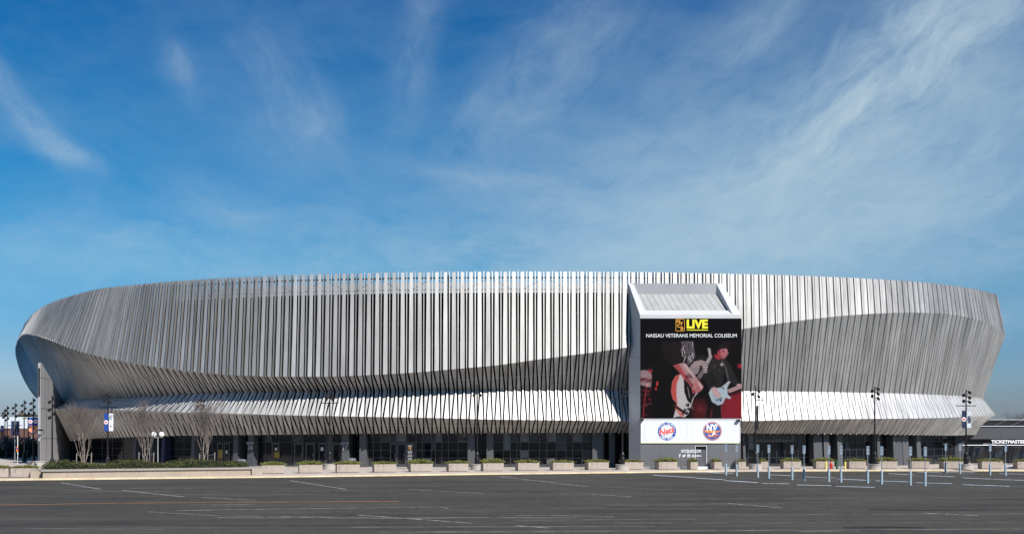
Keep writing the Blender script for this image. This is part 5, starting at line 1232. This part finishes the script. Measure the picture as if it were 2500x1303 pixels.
# ================================================================= ticket office on the right
d = 119.5; tk = thing('ticket_office', (X(2440, d), d, 0), 'low charcoal ticket office with white roof edge and white lettering', 'ticket office')
x0, x1 = X(2290, d), X(2760, d); z = lambda py: Zh(py, d)
mb = MB(); mb.box(x0, x1, d, d+14, z(1071), z(1041)); mb.build('fascia', SLATE, tk)
mb = MB(); mb.box(x0, x1, d+1.2, d+14, z(1041), z(1023.8)); mb.build('parapet', BLACKM, tk)
mb = MB(); mb.box(x0, x1, d-.15, d+1.4, z(1040.5), z(1039)); mb.box(x0, x1, d+1.1, d+1.25, z(1024.2), z(1023)); mb.build('roof_edge', mat('roof_edge_white', (.6, .62, .66)), tk)
mb = MB()
for k_ in range(12):
    xa = x0+3+k_*2.0; mb.tube((xa, d+1.1, z(1039)), (xa+1.4, d+1.1, z(1026)), .05, n=5)
mb.build('roof_lattice', mat('lattice_dark', (.05, .05, .055)), tk)
mb = MB(); mb.box(x0, x1, d+.9, d+1.1, 0, z(1071)); mb.build('recessed_wall', mat('charcoal_wall', (.025, .025, .028), rough=.6), tk)
le = MB(); put_text(le, 'TICKETMASTER', (X(2461, d), d-.16, z(1077.8)), .52, bold=.022, width=X(2503.5, d)-X(2418.5, d)); le.build('lettering', WHITE, tk)
mb = MB()
for a, b in ((2406, 2417), (2419, 2424), (2427, 2439)): mb.box(X(a, d), X(b, d), d+.6, d+.64, z(1085.5), z(1080.5))
mb.build('notice', mat('notice_grey', (.5, .5, .5)), tk)
mb = MB(); mb.box(x0, x1, d+.82, d+.89, z(1091), z(1089.5)); mb.build('sill', LIGHTFRAME, tk)
for k_ in range(5):
    xa = x0+4+k_*3.1; mb = MB(); mb.quad((xa, d+.88, .9), (xa+2.6, d+.88, .9), (xa+2.6, d+.88, z(1091.5)), (xa, d+.88, z(1091.5))); mb.build('window', GLASS, tk)
d2 = 113; fn = thing('tarp_fence', (X(2430, d2), d2, PAVE), 'waist-high rail hung with wrinkled black tarpaulin before the ticket office', 'fence')
xa, xb = X(2362, d2), X(2640, d2); zt_ = Zh(1086, d2); mb = MB(); mb.tube((xa-.6, d2, zt_), (xb, d2, zt_), .045, n=8); mb.build('rail', mat('rail_grey', (.22, .23, .25), metal=.4, rough=.4), fn)
for k_ in range(6): 
    mb = MB(); xx = xa+k_*2.3; mb.tube((xx, d2+.04, PAVE), (xx, d2+.04, zt_), .04, n=6); mb.build('post', BLACKM, fn)
mb = MB(); n = 90; ny_ = 10; vs = []
for i in range(n+1):
    col_ = []
    for j in range(ny_+1):
        u = i/n; v = j/ny_; sag = .22*(1-abs(math.sin(i*math.pi/15)))*0; xx = xa+.3+(xb-xa-.3)*u; zz = zt_-.06-(zt_-.30)*v-.18*math.sin((i % 15)/15*math.pi)*(1-v)**2
        col_.append((xx, d2-.05+.10*math.sin(i*1.3+v*3+2*math.sin(i*.4))*(1-.5*v)+.06*math.sin(v*6+i*.3), zz))
    vs.append(col_)
for i in range(n):
    for j in range(ny_): mb.quad(vs[i][j+1], vs[i+1][j+1], vs[i+1][j], vs[i][j])
mb.build('tarpaulin', TARP, fn, smooth=True)
# far trees behind the office, and the town behind on the left
FT_ = 'bare trees far behind the ticket office'
bare_tree('bare_tree', (X(2489, 175), 175, 0), 7.6, 31, 'leafless tree cut by the right picture edge, far behind the ticket office', 1.5, group=FT_, stems=4, tw=1.5, bark=BARK_FAR, twig=BARK_FAR, depth=4)
bare_tree('bare_tree', (X(2452, 190), 190, 0), 6.0, 33, 'lower leafless tree far behind the left end of the ticket office roof', 1.6, group=FT_, stems=4, tw=1.4, bark=BARK_FAR, twig=BARK_FAR, depth=4)
d = 250; tb = thing('town_building', (X(45, d), d+8, 0), 'wide brick building with white painted upper wall far behind at left', 'building')
z = lambda py: Zh(py, d); x0, x1 = X(-160, d), X(150, d)
mb = MB(); mb.box(x0, x1, d, d+16, 0, z(1045)); mb.build('wall', mat('red_brown_brick', (.16, .085, .065), rough=.9, noise=.15, nscale=1), tb)
mb = MB(); mb.box(x0-.1, x1+.1, d-.1, d+16.1, z(1045), z(1017)); mb.build('upper_wall', mat('white_block_wall', (.66, .70, .72), rough=.8, noise=.05), tb)
for px in (18, 73.5, 110): 
    mb = MB(); mb.box(X(px-3.4, d), X(px+3.4, d), d-.06, d+.05, z(1070), z(1064)); w_ = mb.build('window', mat('window_dark', (.02, .02, .025)), tb)
    mb = MB(); mb.box(X(px-3.8, d), X(px+3.8, d), d-.12, d-.0, z(1071), z(1070)); mb.box(X(px-3.8, d), X(px-3.2, d), d-.1, d-.0, z(1070), z(1064)); mb.box(X(px+3.2, d), X(px+3.8, d), d-.1, d-.0, z(1070), z(1064)); mb.build('frame', mat('window_frame_pale', (.5, .5, .5)), w_)
d = 330; hs = thing('far_house', (X(52, d), d, 0), 'small brown roofed house peeping over the white wall at far left', 'house')
z = lambda py: Zh(py, d); mb = MB(); mb.box(X(39, d), X(90, d), d, d+9, 0, z(1013)); mb.build('wall', mat('far_brown', (.16, .12, .10)), hs)
mb = MB(); mb.prism([(X(37, d), d-.4, z(1013)), (X(92, d), d-.4, z(1013)), (X(84, d), d-.4, z(1011)), (X(46, d), d-.4, z(1011))], (0, 10, 0)); mb.build('roof', mat('far_roof', (.10, .07, .06)), hs)
mb = MB(); mb.box(X(42, d), X(46.5, d), d+1, d+3, z(1013), z(1006)); mb.build('chimney', mat('far_brown', (.16, .12, .10)), hs)
def crown_tree(px, d, top, w_, label, cm, seed, base=0, name='tree', cat='tree', group=None, n=900, lf=.28, low=.25):
    rnd = random.Random(seed); x = X(px, d); H_ = Zh(top, d); t = thing(name, (x, d, base), label, cat, group); tr = MB(); tr.tube((x, d, base), (x+.1, d, H_*.55), .06*H_/3, .03*H_/3, n=7)
    for k_ in range(6): a = k_*1.1; tr.tube((x, d, H_*(.2+.07*k_)), (x+math.cos(a)*w_*.35, d+math.sin(a)*w_*.35, H_*(.5+.06*k_)), .02*H_/3, .008*H_/3, n=5)
    tr.build('trunk', BARK_FAR, t); cr = MB(); cl = [(rnd.gauss(0, .33), rnd.gauss(0, .33), low+rnd.random()*(1-low-.12)) for _ in range(16)]
    for k_ in range(n):
        c0 = cl[k_ % 16]; c = Vector((x+(c0[0]+rnd.gauss(0, .12))*w_, d+(c0[1]+rnd.gauss(0, .12))*w_, base+H_*(c0[2]+rnd.gauss(0, .07)))); c.z = max(base+.05, min(H_, c.z))
        u = Vector((rnd.gauss(0, 1), rnd.gauss(0, 1), rnd.gauss(0, 1))).normalized()*lf; v = Vector((rnd.gauss(0, 1), rnd.gauss(0, 1), rnd.gauss(0, 1))).normalized()*lf; cr.quad(c-u, c-v, c+u, c+v)
    cr.build('crown', cm, t); return t
BLOS = mat('blossom_twigs', (.30, .19, .16), rough=.9, island=.5); OLIVE = mat('olive_shrub', (.06, .06, .022), rough=.9, island=.5); BROWNS = mat('brown_shrub', (.07, .04, .028), rough=.9, island=.5)
crown_tree(12, 280, 1009, 9, 'dark tree crown over the white wall at the left picture edge', OLIVE, 1, lf=.5); crown_tree(80, 290, 1010.5, 8, 'dark tree crown over the white wall just left of the end wall', OLIVE, 2, lf=.5)
SH = 'shrubs before the brick building'
for k_, (px, d, top, w_, m_, lb) in enumerate([(8, 170, 1072, 4, BLOS, 'pale pink blossoming shrub at the left picture edge'), (32, 172, 1064, 4.5, BLOS, 'pale pink blossoming shrub behind the navy banner'), (62, 176, 1068, 4.2, BLOS, 'pale pink blossoming shrub left of the crowd picture banners'), (88, 174, 1067, 4.2, BLOS, 'pale pink blossoming shrub against the end wall'),
     (52, 162, 1082, 4.2, OLIVE, 'olive green shrub in the middle behind the left lamp posts'), (76, 160, 1085, 4.2, OLIVE, 'olive green shrub just left of the end wall'), (22, 158, 1090, 4.2, BROWNS, 'dark brown bare shrub behind the two leftmost lamp posts'), (3, 156, 1092, 4, BROWNS, 'dark brown bare shrub at the left picture edge'), (92, 155, 1098, 3.6, BROWNS, 'dark brown shrub at the foot of the end wall'), (40, 154, 1100, 3.6, BROWNS, 'dark brown shrub behind the white poles'), (66, 153, 1101, 3.6, BROWNS, 'dark brown shrub below the olive ones')]):
    crown_tree(px, d, top, w_, lb, m_, 50+k_, PAVE, 'shrub', 'shrub', SH, n=700, lf=.17, low=.05)
# round brick seat beside the end wall
t = thing('brick_seat', (X(90, 101), 101, PAVE), 'low round white brick drum left of the end wall', 'brick drum'); mb = MB(); mb.lathe([(.80, 0), (.80, .60), (.85, .60), (.85, .68)], (0, 0, 0), 28); o = mb.build('drum', BRICK); o.parent = t; mb = MB(); mb.lathe([(.70, .68), (.70, .70)], (0, 0, 0), 24); o = mb.build('top_slab', CAPST); o.parent = t
